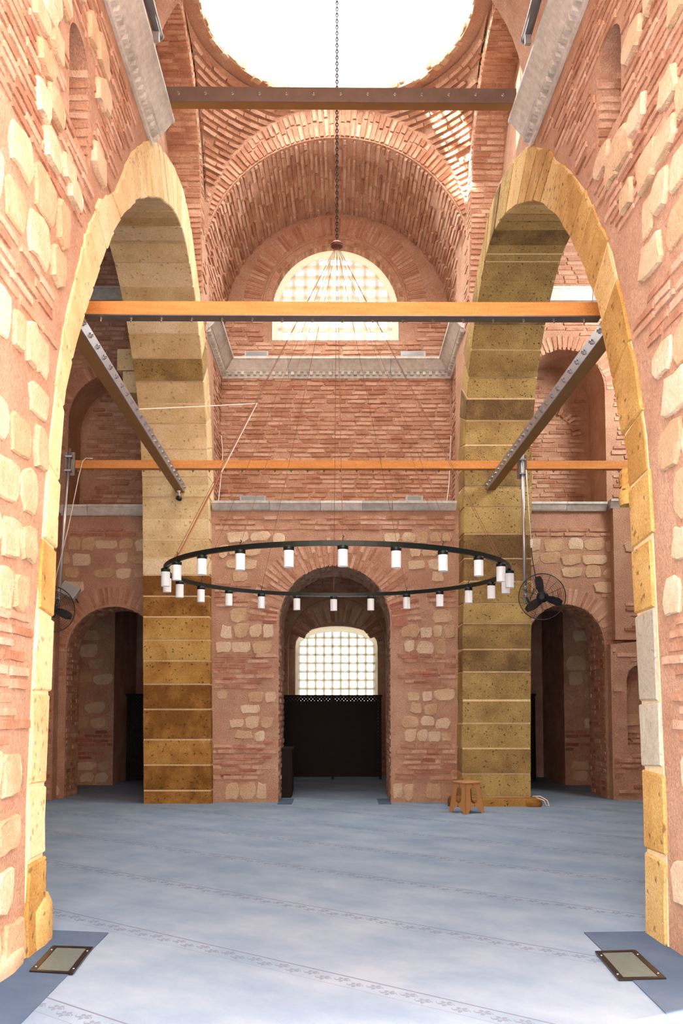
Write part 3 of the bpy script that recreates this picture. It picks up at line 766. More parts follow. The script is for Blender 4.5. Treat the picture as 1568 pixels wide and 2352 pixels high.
# drum with eight windows, dome above
DR = 2.12
s = Soup(); nper = 6; nseg = 8 * nper; zl = [rim_z + 0.1, 12.85, 14.3, 14.6]
for lev, z in enumerate(zl):
    for k in range(nseg): a = 2 * PI * (k - 1.0) / nseg; s.v.append((VC + DR * math.sin(a), DOME_C[1] + DR * math.cos(a), z))
for lev in range(3):
    for k in range(nseg):
        if lev == 1 and (k % nper) in (0, 1): continue     # window opening
        s.f.append((lev * nseg + k, lev * nseg + (k + 1) % nseg, (lev + 1) * nseg + (k + 1) % nseg, (lev + 1) * nseg + k))
part('drum', s, M['domewhite'], ceil)
s = Soup()
for i in range(9):
    e = PI / 2 * i / 9
    for k in range(nseg): a = 2 * PI * (k - 1.0) / nseg; s.v.append((VC + DR * math.cos(e) * math.sin(a), DOME_C[1] + DR * math.cos(e) * math.cos(a), 14.6 + 1.9 * math.sin(e)))
s.v.append((VC, DOME_C[1], 16.5))
for i in range(8):
    for k in range(nseg): s.f.append((i * nseg + k, i * nseg + (k + 1) % nseg, (i + 1) * nseg + (k + 1) % nseg, (i + 1) * nseg + k))
for k in range(nseg): s.f.append((8 * nseg + k, 8 * nseg + (k + 1) % nseg, 9 * nseg))
part('dome_shell', s, M['domewhite'], ceil, True)

# ------------------------------------------------------------------ latticed windows
def clip_poly(poly, clip):
    out = poly
    for i in range(len(clip)):
        a, b = clip[i], clip[(i + 1) % len(clip)]; inp = out; out = []
        if not inp: break
        side = lambda p: (b[0] - a[0]) * (p[1] - a[1]) - (b[1] - a[1]) * (p[0] - a[0])
        for j in range(len(inp)):
            p, q = inp[j - 1], inp[j]; sp, sq = side(p), side(q)
            if (sp >= 0) != (sq >= 0):
                t = sp / (sp - sq); out.append((p[0] + (q[0] - p[0]) * t, p[1] + (q[1] - p[1]) * t))
            if sq >= 0: out.append(q)
    return out
def ccw(p):
    a = sum(p[i - 1][0] * p[i][1] - p[i][0] * p[i - 1][1] for i in range(len(p)))
    return p if a > 0 else p[::-1]
def lattice_window(name, label, shape, mp, cols, rows, bar, frame_w, thick, glass_='pane'):
    """shape: convex outline; cols/rows: centres of the bars; panes between them"""
    xs = [p[0] for p in shape]; zs = [p[1] for p in shape]; cx, cz = (min(xs) + max(xs)) / 2, (min(zs) + max(zs)) / 2
    root = thing(name, label, 'window', mp(cx, min(zs), 0)); root['kind'] = 'structure'
    shape = ccw(shape)
    k = (frame_w * 2) / (max(xs) - min(xs)); inner = [(cx + (p[0] - cx) * (1 - k), min(zs) + frame_w + (p[1] - min(zs) - frame_w) * (1 - k * 0.9)) for p in shape]
    part('window_frame', slab(shape, [inner[::-1]], mp, thick), M['stucco'], root)
    def bar_part(x0, x1, z0, z1, nm, q=0.010):
        pl = clip_poly([(x0, z0), (x1, z0), (x1, z1), (x0, z1)], inner)
        if len(pl) >= 3: part(nm, Soup().prism([mp(p[0], p[1], q) for p in pl], Vector(mp(cx, cz, thick - q)) - Vector(mp(cx, cz, q))), M['stucco'], root)
    x0, x1, z0, z1 = min(xs), max(xs), min(zs), max(zs)
    for c in cols: bar_part(c - bar / 2, c + bar / 2, z0, z1, 'lattice_bar')
    for c in rows: bar_part(x0, x1, c - bar / 2, c + bar / 2, 'lattice_bar', 0.014)
    ex = [x0] + list(cols) + [x1]; ez = [z0] + list(rows) + [z1]; e = bar / 2 - 0.004
    for a, b in zip(ex, ex[1:]):
        for c, d in zip(ez, ez[1:]):
            a_, b_e, c, d = a + e, b - e, c + e, d - e
            pl = clip_poly([(a_, c), (b_e, c), (b_e, d), (a_, d)], inner) if b_e > a_ and d > c else []
            if len(pl) >= 3 and max(p[0] for p in pl) - min(p[0] for p in pl) > .07 and max(p[1] for p in pl) - min(p[1] for p in pl) > .06:
                s = Soup(); s.add([mp(p[0], p[1], thick * 0.6) for p in pl], [tuple(range(len(pl)))]); part('pane', s, M[glass_], root)
    return root
lsh = door(WCX, WH, WS, WT, WSILL, 24)
lattice_window('window_1', 'half-round white lattice window high in the far brick wall', lsh, lambda x, z, t: (x, 16.5 + t, z),
               [WCX - 0.1145 + 0.229 * i for i in range(-4, 6)], [WSILL + 0.10 + 0.205 * i for i in range(1, 9)], 0.062, 0.10, 0.1)
# drum windows
for k in range(8):
    a = k * PI / 4; ux, uy = math.cos(a), -math.sin(a); nx, ny = math.sin(a), math.cos(a)
    mpk = lambda x, z, t, a=a: (VC + x * math.cos(a) + (DR * 0.985 + 0.04 + t) * math.sin(a), DOME_C[1] - x * math.sin(a) + (DR * 0.985 + 0.04 + t) * math.cos(a), z)
    far_ = k in (0, 1, 7)
    side = {0: 'straight ahead', 1: 'right of the middle', 7: 'left of the middle', 2: 'on the right', 6: 'on the left', 3: 'near right', 5: 'near left', 4: 'nearest'}[k]
    lattice_window('window_%d' % (3 + k), 'white lattice window in the dome drum, ' + side, [(-.44, 12.8), (.44, 12.8), (.44, 14.35), (-.44, 14.35)], mpk,
                   [-.24, -.08, .08, .24] if far_ else [0], [13.08 + .2 * i for i in range(6)] if far_ else [13.6], 0.045, 0.06, 0.06, 'clear_pane' if k == 6 else 'pane')

# ================================================================== APSE seen through the arch
mpB, frB = frontal(19.85)
AC, AH, AS, AT = -0.10, 1.10, 2.95, 4.02
ws = struct('wall_apse', slab([(-2.6, -0.2), (-2.6, 5.0), (2.4, 5.0), (2.4, -0.2)], [door(AC, AH, AS, AT)], mpB, 0.3), M['plaster'], 'dark end wall of the apse framing an arched recess', 'wall')
b_ = Bond(ws, 'brick', 'b', M['brick'], 100)
courses(-2.4, 2.2, 0.05, 4.9, frB, lambda x, z: not (abs(x - AC) < AH + .02 and z < AS) and math.hypot(x - AC, max(0, z - AS)) > AH + .03, b_); b_.build()
APW = [(-1.06, 0.9), (0.83, 0.9), (0.83, 2.92)] + [(AC - 0.015 + 0.945 * math.cos(R(180 * i / 16)), 2.92 + 0.48 * math.sin(R(180 * i / 16)) ** 0.8) for i in range(1, 16)] + [(-1.06, 2.92)]
mpI, frI = frontal(20.15)
wi = struct('wall_apse_recess', slab([(-1.4, -0.2), (-1.4, 4.4), (1.2, 4.4), (1.2, -0.2)], [APW], mpI, 0.35), M['plaster'], 'brick back of the apse recess round the low lattice window', 'wall')
b_ = Bond(wi, 'brick', 'b', M['brick'])
ring_bricks(AC - 0.015, 2.75, 0.985, 1.12, 0.1, PI - 0.1, frI, b_, pitch=0.06)
def ok_apse(x, z): return not inside((x, z), [(-1.12, 0.8), (0.88, 0.8), (0.88, 3.1), (0.5, 3.5), (-0.7, 3.5), (-1.12, 3.1)])
nn = 46
for i in range(nn):
    a = R(18) + R(144) * (i + .5) / nn; x, z = AC + 1.0 * math.cos(a), 2.95 + 0.74 * math.sin(a)
    p, U, V, Nn = frI(x, z); b_.put(p, (math.cos(a), 0, math.sin(a)), (-math.sin(a), 0, math.cos(a)), Nn, 0.42, 0.05, 0.012)
courses(-1.2, 1.0, 0.1, 2.9, frI, ok_apse, b_); b_.build()
lattice_window('window_2', 'low arched white lattice window behind the dark wooden screen', APW, lambda x, z, t: (x, 20.3 + t, z),
               [-0.115 - 0.096 + 0.192 * i for i in range(-4, 6)], [0.98 + 0.196 * i for i in range(13)], 0.05, 0.055, 0.08)
struct('ceiling_apse', Soup().box(-2.6, 2.4, 15.9, 20.6, 4.95, 5.15), M['plaster'], 'plain flat ceiling over the dark apse', 'ceiling')
struct('wall_apse_left', Soup().box(-2.6, -2.3, 15.9, 20.2, -.2, 5.0), M['plaster'], 'left side wall of the dark apse', 'wall')
struct('wall_apse_right', Soup().box(2.1, 2.4, 15.9, 20.2, -.2, 5.0), M['plaster'], 'right side wall of the dark apse', 'wall')

def screen(name, label, x0, x1, Y, h, posts, back=True, light_rows=True):
    root = thing(name, label, 'screen', ((x0 + x1) / 2, Y, 0)); fw = 0.055
    for x in [x0 + fw / 2] + posts + [x1 - fw / 2]: part('post', Soup().box(x - fw / 2, x + fw / 2, Y - .03, Y + .03, 0, h), M['darkwood'], root)
    part('top_rail', Soup().box(x0 - .02, x1 + .02, Y - .04, Y + .04, h, h + 0.045), M['darkwood'], root)
    part('bottom_rail', Soup().box(x0 + fw, x1 - fw, Y - .028, Y + .028, 0.06, 0.13), M['darkwood'], root)
    xs = [x0 + fw] + posts + [x1 - fw]
    for a, b in zip(xs, xs[1:]):
        s = Soup(); sp = 0.052; wd = 0.042; z0, z1 = 0.13, h
        rect = [(a, z0), (b, z0), (b, z1), (a, z1)]
        for sg in (1, -1):
            k0 = -int((z1 - z0 + b - a) / sp) - 2
            for k in range(k0, -k0):
                cx = (a + b) / 2 + k * sp * 1.414; cz = (z0 + z1) / 2; L_ = 3
                d = (0.7071, 0.7071 * sg); nx, nz = -d[1] * wd / 2, d[0] * wd / 2
                pl = clip_poly(ccw([(cx - d[0] * L_ + nx, cz - d[1] * L_ + nz), (cx + d[0] * L_ + nx, cz + d[1] * L_ + nz), (cx + d[0] * L_ - nx, cz + d[1] * L_ - nz), (cx - d[0] * L_ - nx, cz - d[1] * L_ - nz)]), rect)
                if len(pl) >= 3: s.prism([(p[0], Y + (0.002 if sg > 0 else -0.010), p[1]) for p in pl], (0, 0.008, 0))
        part('lattice', s, M['darkwood'], root, kind='stuff')
    if back: part('backing_board', Soup().box(x0 + .03, x1 - 0.10, Y + .035, Y + .05, 0.05, h - 0.10), M['darkwood'], root)
    return root
screen('wooden_screen', 'dark wooden lattice screen below the low window, seen through the middle arch', -1.25, 0.86, 19.1, 1.76, [-0.19])
cab = thing('cabinet', 'low dark wooden cabinet standing against the left jamb of the middle arch', 'cabinet', (-0.92, 15.5, 0))
part('body', Soup().box(-1.035, -0.86, 15.3, 15.85, 0.05, 0.82), M['darkwood'], cab)
part('plinth', Soup().box(-1.03, -0.87, 15.31, 15.84, 0, 0.05), M['darkwood'], cab)
part('top', Soup().box(-1.035, -0.845, 15.28, 15.86, 0.82, 0.85), M['darkwood'], cab)
part('door', Soup().box(-0.86, -0.852, 15.33, 15.82, 0.08, 0.80), M['darkwood'], cab)
# dark carpet slips at the arch and the near piers
def mat_piece(name, label, pts):
    o = mk(name, Soup().prism([(x, y, 0.001) for x, y in pts], (0, 0, 0.006)), M['carpet_dark'], floor); o['label'] = label; return o
mat_piece('carpet_border', 'slate-blue carpet strip along the left foot of the near arch, under a floor vent', [(-2.3, 3.0), (-1.585, 3.0), (-1.63, 6.3), (-2.06, 6.37)])
mat_piece('carpet_border', 'slate-blue carpet strip along the right foot of the near arch, under a floor vent', [(1.655, 3.0), (2.4, 3.0), (2.28, 6.34), (1.70, 6.31)])
mat_piece('carpet_patch', 'dark carpet patch by the cabinet in the middle arch', [(-1.03, 14.3), (-0.8, 14.3), (-0.8, 15.1), (-1.03, 15.1)])
mat_piece('carpet_patch', 'dark carpet patch at the right jamb of the middle arch', [(0.6, 14.3), (0.80, 14.3), (0.80, 15.1), (0.6, 15.1)])

# ================================================================== AISLES
def aisle(side, xo, dcx, dh, ds, dt, ucx, uh, us, ut, x_in, x_out, dthick):
    sg = -1 if side == 'left' else 1
    Y = 15.2; mpS, frS = frontal(Y)
    xa, xb = sorted((x_in, x_out))
    lower = [door(dcx, dh, ds, dt)]; up = door(ucx, uh, us, ut, 5.02)
    wl_ = struct('wall_aisle_' + side, slab([(xa, -.2), (xa, 10.5), (xb, 10.5), (xb, -.2)], lower + [up], mpS, dthick), M['plaster'],
                 'end wall of the %s aisle with a low doorway under a tall blind arch' % side, 'wall')
    bb = Bond(wl_, 'brick', 'b', M['brick']); ss = Bond(wl_, 'rubble_stone', 's', M['lime'])
    rw = 0.34
    def ok(x, z):
        if x < xa + .05 or x > xb - .05 or z < 0.02: return False
        if inside((x, z), door(dcx, dh + .02, ds, dt + .02)) or (z > ds and math.hypot(x - dcx, z - ds) < dh + rw): return False
        if inside((x, z), door(ucx, uh + .02, us, ut + .02, 4.7)) or (z > us and math.hypot(x - ucx, z - us) < uh + 0.3): return False
        return not 4.8 < z < 5.1 and not (8.6 < z < 8.92)
    for z0, z1, t, r_ in [(0, .5, 's', 2), (.5, 1.2, 'b', 0), (1.2, 2.0, 's', 3), (2.0, 3.5, 'b', 0), (3.5, 4.5, 's', 4), (4.5, 4.8, 'b', 0), (5.1, 10.3, 'b', 0)]:
        if t == 'b': courses(xa, xb, z0, z1, frS, ok, bb)
        else: rubble(xa, xb, z0, z1, r_, frS, ok, ss)
    ring_bricks(dcx, ds, dh + .02, dh + rw, 0.0, PI, frS, bb)
    ring_bricks(ucx, us, uh + .02, uh + .3, 0.0, PI, frS, bb)
    passage(bb, dcx, dh, ds, dt, Y, Y + dthick)
    # back of the upper blind arch
    mpb, frb = frontal(Y + dthick - 0.02)
    bkw = struct('wall_blind_' + side, slab([(ucx - uh - .3, 4.9), (ucx - uh - .3, ut + .4), (ucx + uh + .3, ut + .4), (ucx + uh + .3, 4.9)], [], mpb, 0.3), M['plaster'], 'brick back of the tall blind arch in the %s aisle' % side, 'wall')
    b2 = Bond(bkw, 'brick', 'b', M['brick'], 200)
    courses(ucx - uh, ucx + uh, 5.0, ut, frb, lambda x, z: inside((x, z), door(ucx, uh - .02, us, ut - .03, 4.9)), b2, skip=0.1)
    if side == 'right': ring_bricks(ucx - 0.1, us - .55, uh - 0.24, uh - 0.06, 0.05, PI - .05, frb, b2, hgt=0.05)
    b2.build(); bb.build(); ss.build()
    return wl_
wal = aisle('left', None, -3.93, 0.80, 2.5, 3.29, -3.98, 0.80, 6.55, 7.42, -2.6, -6.6, 0.75)
war = aisle('right', None, 3.86, 0.67, 2.62, 3.33, 3.92, 0.70, 7.1, 7.88, 2.5, 6.6, 1.0)
ledge('trim_2', -5.6, -3.2, 15.08, 15.9, 4.87, 5.05, 'grey marble ledge under the dark blind arch of the left aisle', [-4.4])
ledge('trim_3', 3.0, 4.60, 15.08, 16.1, 4.95, 5.10, 'grey marble ledge under the blind arch of the right aisle', [3.9])
ledge('trim_4', 4.62, 5.6, 14.95, 15.3, 4.97, 5.12, 'short marble ledge block right of the blind arch in the right aisle', [])
ledge('trim_5', -5.6, -3.25, 15.02, 15.2, 8.68, 8.90, 'high marble string course above the blind arch of the left aisle', [])
ledge('trim_6', 3.3, 5.6, 15.02, 15.2, 8.68, 8.90, 'high marble string course above the blind arch of the right aisle', [4.4])
# pilaster and side features of the aisles
s = slab([(4.56, -.2), (4.56, 2.62), (5.6, 2.72), (5.6, -.2)], [door(5.02, 0.20, 2.0, 2.26, 0.9, 12)], lambda x, z, t: (x, 14.95 + t, z), 0.2)
pr_ = struct('wall_low_right', s, M['plaster'], 'low masonry block with a small niche right of the right doorway', 'wall')
bb = Bond(pr_, 'brick', 'b', M['brick'], 80); courses(4.58, 5.6, .1, 2.55, lambda x, z: ((x, 14.95, z), (1, 0, 0), (0, 0, 1), (0, -1, 0)), lambda x, z: not inside((x, z), door(5.02, .23, 2.0, 2.3, .85)), bb, skip=.35); bb.build()
pl_ = struct('wall_low_left', Soup().box(-5.6, -4.86, 14.95, 15.25, -.2, 4.9), M['plaster'], 'shallow pilaster left of the left doorway', 'wall')
bb = Bond(pl_, 'brick', 'b', M['brick'], 80); courses(-5.5, -4.88, .1, 4.8, lambda x, z: ((x, 14.95, z), (1, 0, 0), (0, 0, 1), (0, -1, 0)), lambda x, z: True, bb, skip=.2); bb.build()
pu_ = struct('wall_upper_right', Soup().box(4.66, 5.7, 15.0, 15.25, 2.7, 4.97), M['plaster'], 'pilaster of the right aisle between the low block and the marble ledge', 'wall')
bb = Bond(pu_, 'brick', 'b', M['brick'], 80); ss = Bond(pu_, 'rubble_stone', 's', M['lime'])
f_ = lambda x, z: ((x, 15.0, z), (1, 0, 0), (0, 0, 1), (0, -1, 0))
courses(4.68, 5.7, 2.75, 3.5, f_, lambda x, z: x > 4.7, bb); rubble(4.68, 5.7, 3.5, 4.9, 6, f_, lambda x, z: x > 4.7, ss, skip=.3); bb.build(); ss.build()
# stone corbels stepping out from the left pier toward the aisle
for x0, x1, z0, z1 in [(-3.62, -3.1, 6.74, 7.12), (-3.72, -3.1, 7.12, 7.50)]:
    mk('stone_block', Soup().box(x0, x1, 14.33 + rnd(0, .03), 15.25, z0 + .01, z1 - .01), M['pale'], wl)
# outer walls, ceilings and the rooms behind the doorways
struct('wall_outer_left', Soup().box(-6.7, -6.4, 4.5, 15.3, -.2, 10.5), M['plaster'], 'outer wall of the left aisle', 'wall')
mpO = lambda u, z, t: (6.4 + t, u, z)
struct('wall_outer_right', slab([(4.5, -.2), (4.5, 10.5), (15.3, 10.5), (15.3, -.2)], [door(12.4, 1.0, 8.2, 9.2, 6.9)], mpO, 0.3), M['plaster'], 'outer wall of the right aisle with a high window', 'wall')
o = thing('window_11', 'high round-headed window of the right aisle', 'window', (6.5, 12.4, 6.9)); o['kind'] = 'structure'  # window out of view, added as source of the right aisle light
dd = door(12.4, 1.0, 8.2, 9.2, 6.9)
part('pane', Soup().add([(6.55, u, z) for u, z in dd], [tuple(range(len(dd)))]), M['pane'], o)
part('window_frame', slab(dd, [[(12.4 + (u - 12.4) * .9, 8.0 + (z - 8.0) * .9) for u, z in dd][::-1]], lambda u, z, t: (6.45 + t, u, z), 0.06), M['white'], o)
struct('wall_porch', slab([(-6.7, -.2), (-6.7, 12.3), (6.7, 12.3), (6.7, -.2)], [door(0.1, 1.3, 3.0, 4.3)], lambda x, z, t: (x, -2.0 - t, z), 0.4), M['plaster'], 'outer wall of the open porch behind the viewer', 'wall')  # out of view, added to limit daylight reaching the far end
struct('wall_aisle_end_left', slab([(-6.7, -.2), (-6.7, 10.6), (-3.1, 10.6), (-3.1, -.2)], [door(-5.1, 0.5, 8.2, 8.7, 7.1)], lambda x, z, t: (x, 4.5 - t, z), 0.3), M['plaster'], 'near end wall of the left aisle with a high window', 'wall')  # out of view, added to shut sky light out of the left aisle
o = thing('window_12', 'high round-headed window in the near end wall of the left aisle', 'window', (-5.1, 4.35, 7.1)); o['kind'] = 'structure'  # made-up window that gives the left aisle light its source
dd = door(-5.1, 0.5, 8.2, 8.7, 7.1)
part('pane', Soup().add([(x, 4.3, z) for x, z in dd], [tuple(range(len(dd)))]), M['pane'], o)
part('window_frame', slab(dd, [[(-5.1 + (x + 5.1) * .9, 7.9 + (z - 7.9) * .9) for x, z in dd][::-1]], lambda x, z, t: (x, 4.4 - t, z), 0.06), M['white'], o)
struct('wall_aisle_end_right', Soup().box(3.3, 6.7, 4.2, 4.5, -.2, 10.6), M['plaster'], 'near end wall of the right aisle', 'wall')  # out of view, added to shut sky light out here too
struct('ceiling_aisle_left', Soup().box(-6.7, -3.2, 3.0, 15.9, 10.4, 10.6), M['plaster'], 'plain ceiling of the left aisle', 'ceiling')
struct('ceiling_aisle_right', Soup().box(3.0, 6.7, 3.0, 16.2, 10.4, 10.6), M['plaster'], 'plain ceiling of the right aisle', 'ceiling')
def backroom(side, x0, x1, y0, y1, wall_x, label):
    s = Soup().box(x0, x1, y1, y1 + .2, -.2, 4.4); s.box(x0 - .2, x0, y0, y1, -.2, 4.4); s.box(x1, x1 + .2, y0, y1, -.2, 4.4); s.box(x0, x1, y0, y1, 4.2, 4.4)
    o = struct('wall_room_' + side, s, M['plaster'], label, 'wall')
    a, b, yy = wall_x
    bb = Bond(o, 'brick', 'b', M['brick_dark'], 80); ss = Bond(o, 'rubble_stone', 's', M['lime'], 120)
    mk('pier', Soup().box(a, b, yy, y1, -.2, 4.3), M['plaster'], o)
    fr = lambda x, z: ((x, yy, z), (1, 0, 0), (0, 0, 1), (0, -1, 0))
    rubble(a, b, .05, .5, 2, fr, lambda x, z: a < x < b, ss, skip=.1); courses(a, b, .5, 1.1, fr, lambda x, z: a < x < b, bb, skip=.45)
    rubble(a, b, 1.1, 4.0, 10, fr, lambda x, z: a < x < b, ss, skip=.15); bb.build(); ss.build()
backroom('left', -5.6, -2.7, 15.95, 19.6, (-5.5, -4.55, 17.7), 'dim stone and brick room behind the left doorway')
backroom('right', 2.7, 5.6, 16.2, 19.6, (4.45, 5.5, 17.7), 'dim stone and brick room behind the right doorway')
screen('wooden_screen', 'dark wooden lattice screen in the left doorway, half hidden by the pier', -4.50, -3.3, 18.6, 1.78, [], False)
screen('wooden_screen', 'dark wooden lattice screen in the right doorway, a thin strip beside the pier', 3.2, 4.06, 18.6, 1.78, [], True)

# ================================================================== MARBLE CORNICES of the near and far arms
def cornice_run(root, p0, p1, inward, z0, prof, blocks, dent=True):
    """profile (out,z) swept from p0 to p1 in plan; blocks and dentils are pieces"""
    p0 = Vector((*p0, 0)); p1 = Vector((*p1, 0)); d = (p1 - p0); L_ = d.length; d /= L_; iv = Vector((*inward, 0)).normalized()
    cuts = [0] + [L_ * (i + rnd(-.2, .2)) / blocks for i in range(1, blocks)] + [L_]
    for a, b in zip(cuts, cuts[1:]):
        pts = [p0 + d * (a + .003) + iv * o + Vector((0, 0, z0 + z)) for o, z in prof]
        part('marble_block', Soup().prism(pts, d * (b - a - .006)), M['marble'], root)
    if dent:
        k = int(L_ / 0.115)
        for i in range(k):
            c = p0 + d * (L_ * (i + .5) / k); s = Soup(); q = 0.028
            pts = [c - d * q + iv * 0.03 + Vector((0, 0, z0 + 0.035)), c - d * q + iv * 0.095 + Vector((0, 0, z0 + 0.05)), c - d * q + iv * 0.105 + Vector((0, 0, z0 + 0.10)), c - d * q + iv * 0.05 + Vector((0, 0, z0 + 0.10))]
            part('dentil', s.prism(pts, d * 2 * q), M['marble'], root)
CPROF = [(-0.05, 0), (0.03, 0), (0.045, 0.05), (0.065, 0.10), (0.10, 0.105), (0.105, 0.125), (0.12, 0.13), (0.24, 0.285), (0.27, 0.29), (0.27, 0.33), (-0.05, 0.33)]
t1 = thing('trim_7', 'weathered grey marble cornice with dentils high on the left nave wall', 'cornice', (-2.1, 6, 7.95)); t1['kind'] = 'structure'
zc0 = 7.95
cornice_run(t1, (XL(5.2, zc0), 5.2), (XL(9.72, zc0), 9.72), (1, 0), zc0, CPROF, 3)
t2 = thing('trim_8', 'weathered grey marble cornice with dentils high on the right nave wall', 'cornice', (2.2, 6, 8.0)); t2['kind'] = 'structure'
cornice_run(t2, (XR(5.2, zc0), 5.2), (XR(9.72, zc0), 9.72), (-1, 0), zc0, CPROF, 3)
t3 = thing('trim_9', 'grey marble cornice with dentils round three sides of the far arm below the lunette', 'cornice', (-0.1, 15, 7.72)); t3['kind'] = 'structure'
cornice_run(t3, (-2.27, 14.25), (-2.27, 16.3), (1, 0), 7.72, CPROF, 2)
cornice_run(t3, (2.08, 16.3), (2.08, 14.25), (-1, 0), 7.72, CPROF, 2)
cornice_run(t3, (-2.27, 16.3), (2.08, 16.3), (0, -1), 7.72, CPROF, 4)

# ================================================================== TIE BEAMS
def beam(name, label, p0, p1, wd, ht, steel, nb, bolts_on, group='timber and steel tie beams'):
    """wd x ht timber with a bolted steel plate on one face ('under', 'front', 'in+' or 'in-')"""
    p0 = Vector(p0); p1 = Vector(p1); d = (p1 - p0); L_ = d.length; d.normalize()
    side = d.cross(Vector((0, 0, 1))).normalized(); up = side.cross(d).normalized()     # p0,p1 = centre of the underside
    root = thing(name, label, 'beam', tuple(p0), group)
    def bx(a0, a1, b0, b1, l0=0.0, l1=None):
        l1 = L_ if l1 is None else l1
        s = Soup(); vs = [p0 + d * l + side * a + up * b for l in (l0, l1) for a in (a0, a1) for b in (b0, b1)]
        return s.add(vs, [(0, 1, 3, 2), (4, 6, 7, 5), (0, 4, 5, 1), (2, 3, 7, 6), (0, 2, 6, 4), (1, 5, 7, 3)])
    part('timber', bx(-wd / 2, wd / 2, 0, ht), M['wood'] if steel != 'front' and nb else M['wood_brown'], root)
    t = 0.012
    pl_ = root
    if steel == 'under': pl_ = part('steel_plate', bx(-wd / 2, wd / 2, -t, 0), M['steel'], root)
    if steel == 'front': pl_ = part('steel_plate', bx(wd / 2, wd / 2 + t, ht * 0.0, ht), M['steel'], root)
    if steel == 'back': part('steel_plate', bx(-wd / 2 - t, -wd / 2, 0, ht), M['bright_steel'], root)
    for i in range(nb):
        l = L_ * (i + .5) / nb
        if bolts_on == 'under': c = p0 + d * l - up * t; ax = -up
        elif bolts_on == 'front': c = p0 + d * l + side * (wd / 2 + t) + up * ht * 0.5; ax = side
        else: c = p0 + d * l - side * (wd / 2 + t) + up * ht * 0.5; ax = -side
        rm = ax.to_track_quat('Z', 'Y').to_matrix().to_4x4(); rm.translation = c
        part('bolt', Soup().lathe([(0.019, 0), (0.019, 0.012), (0.010, 0.014), (0.010, 0.032), (0.006, 0.034)], n=6, mat=rm), M['bolt'], root).parent = pl_
    return root
M['wood_brown'] = simple('brown_timber', (0.27, 0.125, 0.035), 0.6, 0, 0.2, 6)
# direction chosen so that 'side' (d x z) points to the viewer for the cross beams
beam('tie_beam', 'highest tie beam, brown, resting on the two near marble cornices below the dome', (-1.99, 9.62, 8.385), (1.97, 9.62, 8.36), 0.12, 0.17, 'front', 13, 'front')
beam('tie_beam', 'thickest orange tie beam crossing in front of the lunette window', (-2.42, 8.15, 5.26), (2.44, 8.15, 5.245), 0.13, 0.125, 'under', 17, 'under')
beam('tie_beam', 'long thin orange tie beam crossing before the far piers into both aisles', (-4.22, 13.55, 5.255), (4.44, 13.55, 5.245), 0.12, 0.125, 'none', 34, 'under')
beam('tie_beam', 'left side tie beam with a bolted steel strip, running away along the left arch', (-2.33, 6.2, 4.90), (-2.66, 14.42, 5.08), 0.13, 0.14, 'none', 0, 'under')
beam('tie_beam', 'right side tie beam with a shiny bolted strip, running away along the right arch', (2.42, 6.4, 4.88), (2.42, 14.16, 5.06), 0.13, 0.14, 'none', 0, 'under')
# steel strips of the side beams face the nave
for o in [x for x in bpy.data.objects if x.get('category') == 'beam' and 'side tie beam' in x['label']]:
    lft = 'left' in o['label'].split(' ')[0]
    p0, p1 = (Vector((-2.33, 6.2, 4.90)), Vector((-2.66, 14.42, 5.08))) if lft else (Vector((2.42, 6.4, 4.88)), Vector((2.42, 14.16, 5.06)))
    d = (p1 - p0); L_ = d.length; d.normalize(); sd = Vector((1, 0, 0)) if lft else Vector((-1, 0, 0)); up = Vector((0, 0, 1))
    vs = [p0 + d * l + sd * a + up * b for l in (0, L_) for a in (0.065, 0.077) for b in (0.0, 0.14)]
    pl2 = part('steel_plate', Soup().add(vs, [(0, 1, 3, 2), (4, 6, 7, 5), (0, 4, 5, 1), (2, 3, 7, 6), (0, 2, 6, 4), (1, 5, 7, 3)]), M['bright_steel'], o)
    nb = 30
    for i in range(nb):
        c = p0 + d * (L_ * (i + .5) / nb) + sd * 0.077 + up * 0.07; rm = sd.to_track_quat('Z', 'Y').to_matrix().to_4x4(); rm.translation = c
        part('bolt', Soup().lathe([(0.024, 0), (0.024, 0.012), (0.012, 0.014), (0.012, 0.03), (0.008, 0.032)], n=6, mat=rm), M['bolt'], o).parent = pl2

# ================================================================== CHANDELIER
CC = Vector((-0.055, 11.7, 3.31)); CR = 2.255
ch = thing('chandelier', 'large dark ring chandelier with white cylinder lamps hung on chains from the dome', 'chandelier', tuple(CC))
s = Soup(); nseg = 96; pr = [(CR - .022, 0), (CR + .022, 0), (CR + .022, .055), (CR - .022, .055)]
for k in range(nseg):
    a = 2 * PI * k / nseg
    for r_, z in pr: s.v.append((CC.x + r_ * math.cos(a), CC.y + r_ * math.sin(a), CC.z + z))
for k in range(nseg):
    for j in range(4): s.f.append((k * 4 + j, k * 4 + (j + 1) % 4, ((k + 1) % nseg) * 4 + (j + 1) % 4, ((k + 1) % nseg) * 4 + j))
part('ring', s, M['ringgreen'], ch)
hub = Vector((-0.063, 11.7, 7.87))
for i in range(24):
    th = R(15 * i) + 0.0305; p = CC + Vector((CR * math.sin(th), -CR * math.cos(th), 0))
    lamp = part('lamp_cap', Soup().lathe([(0.058, -0.045), (0.060, -0.005), (0.050, 0.0), (0.02, 0.01)], tuple(p), 18), M['ringgreen'], ch, True)
    part('lamp_shade', Soup().lathe([(0.050, -0.222), (0.055, -0.226), (0.0555, -0.045), (0.05, -0.04)], tuple(p), 20), M['glassshade'], ch, False).parent = lamp
    if i % 2 == 0:
        t = p + Vector((0, 0, .055)); q = hub + (t - hub) * 0.012
        part('cable', Soup().tube([q, t + (hub - t) * 0.01], 0.0034, 4), M['cable'], ch)
        part('hook', Soup().tube([t, t + Vector((0, 0, .03)), t + Vector((.015, 0, .045)), t + Vector((0, 0, .06))], 0.006, 5), M['black'], ch)
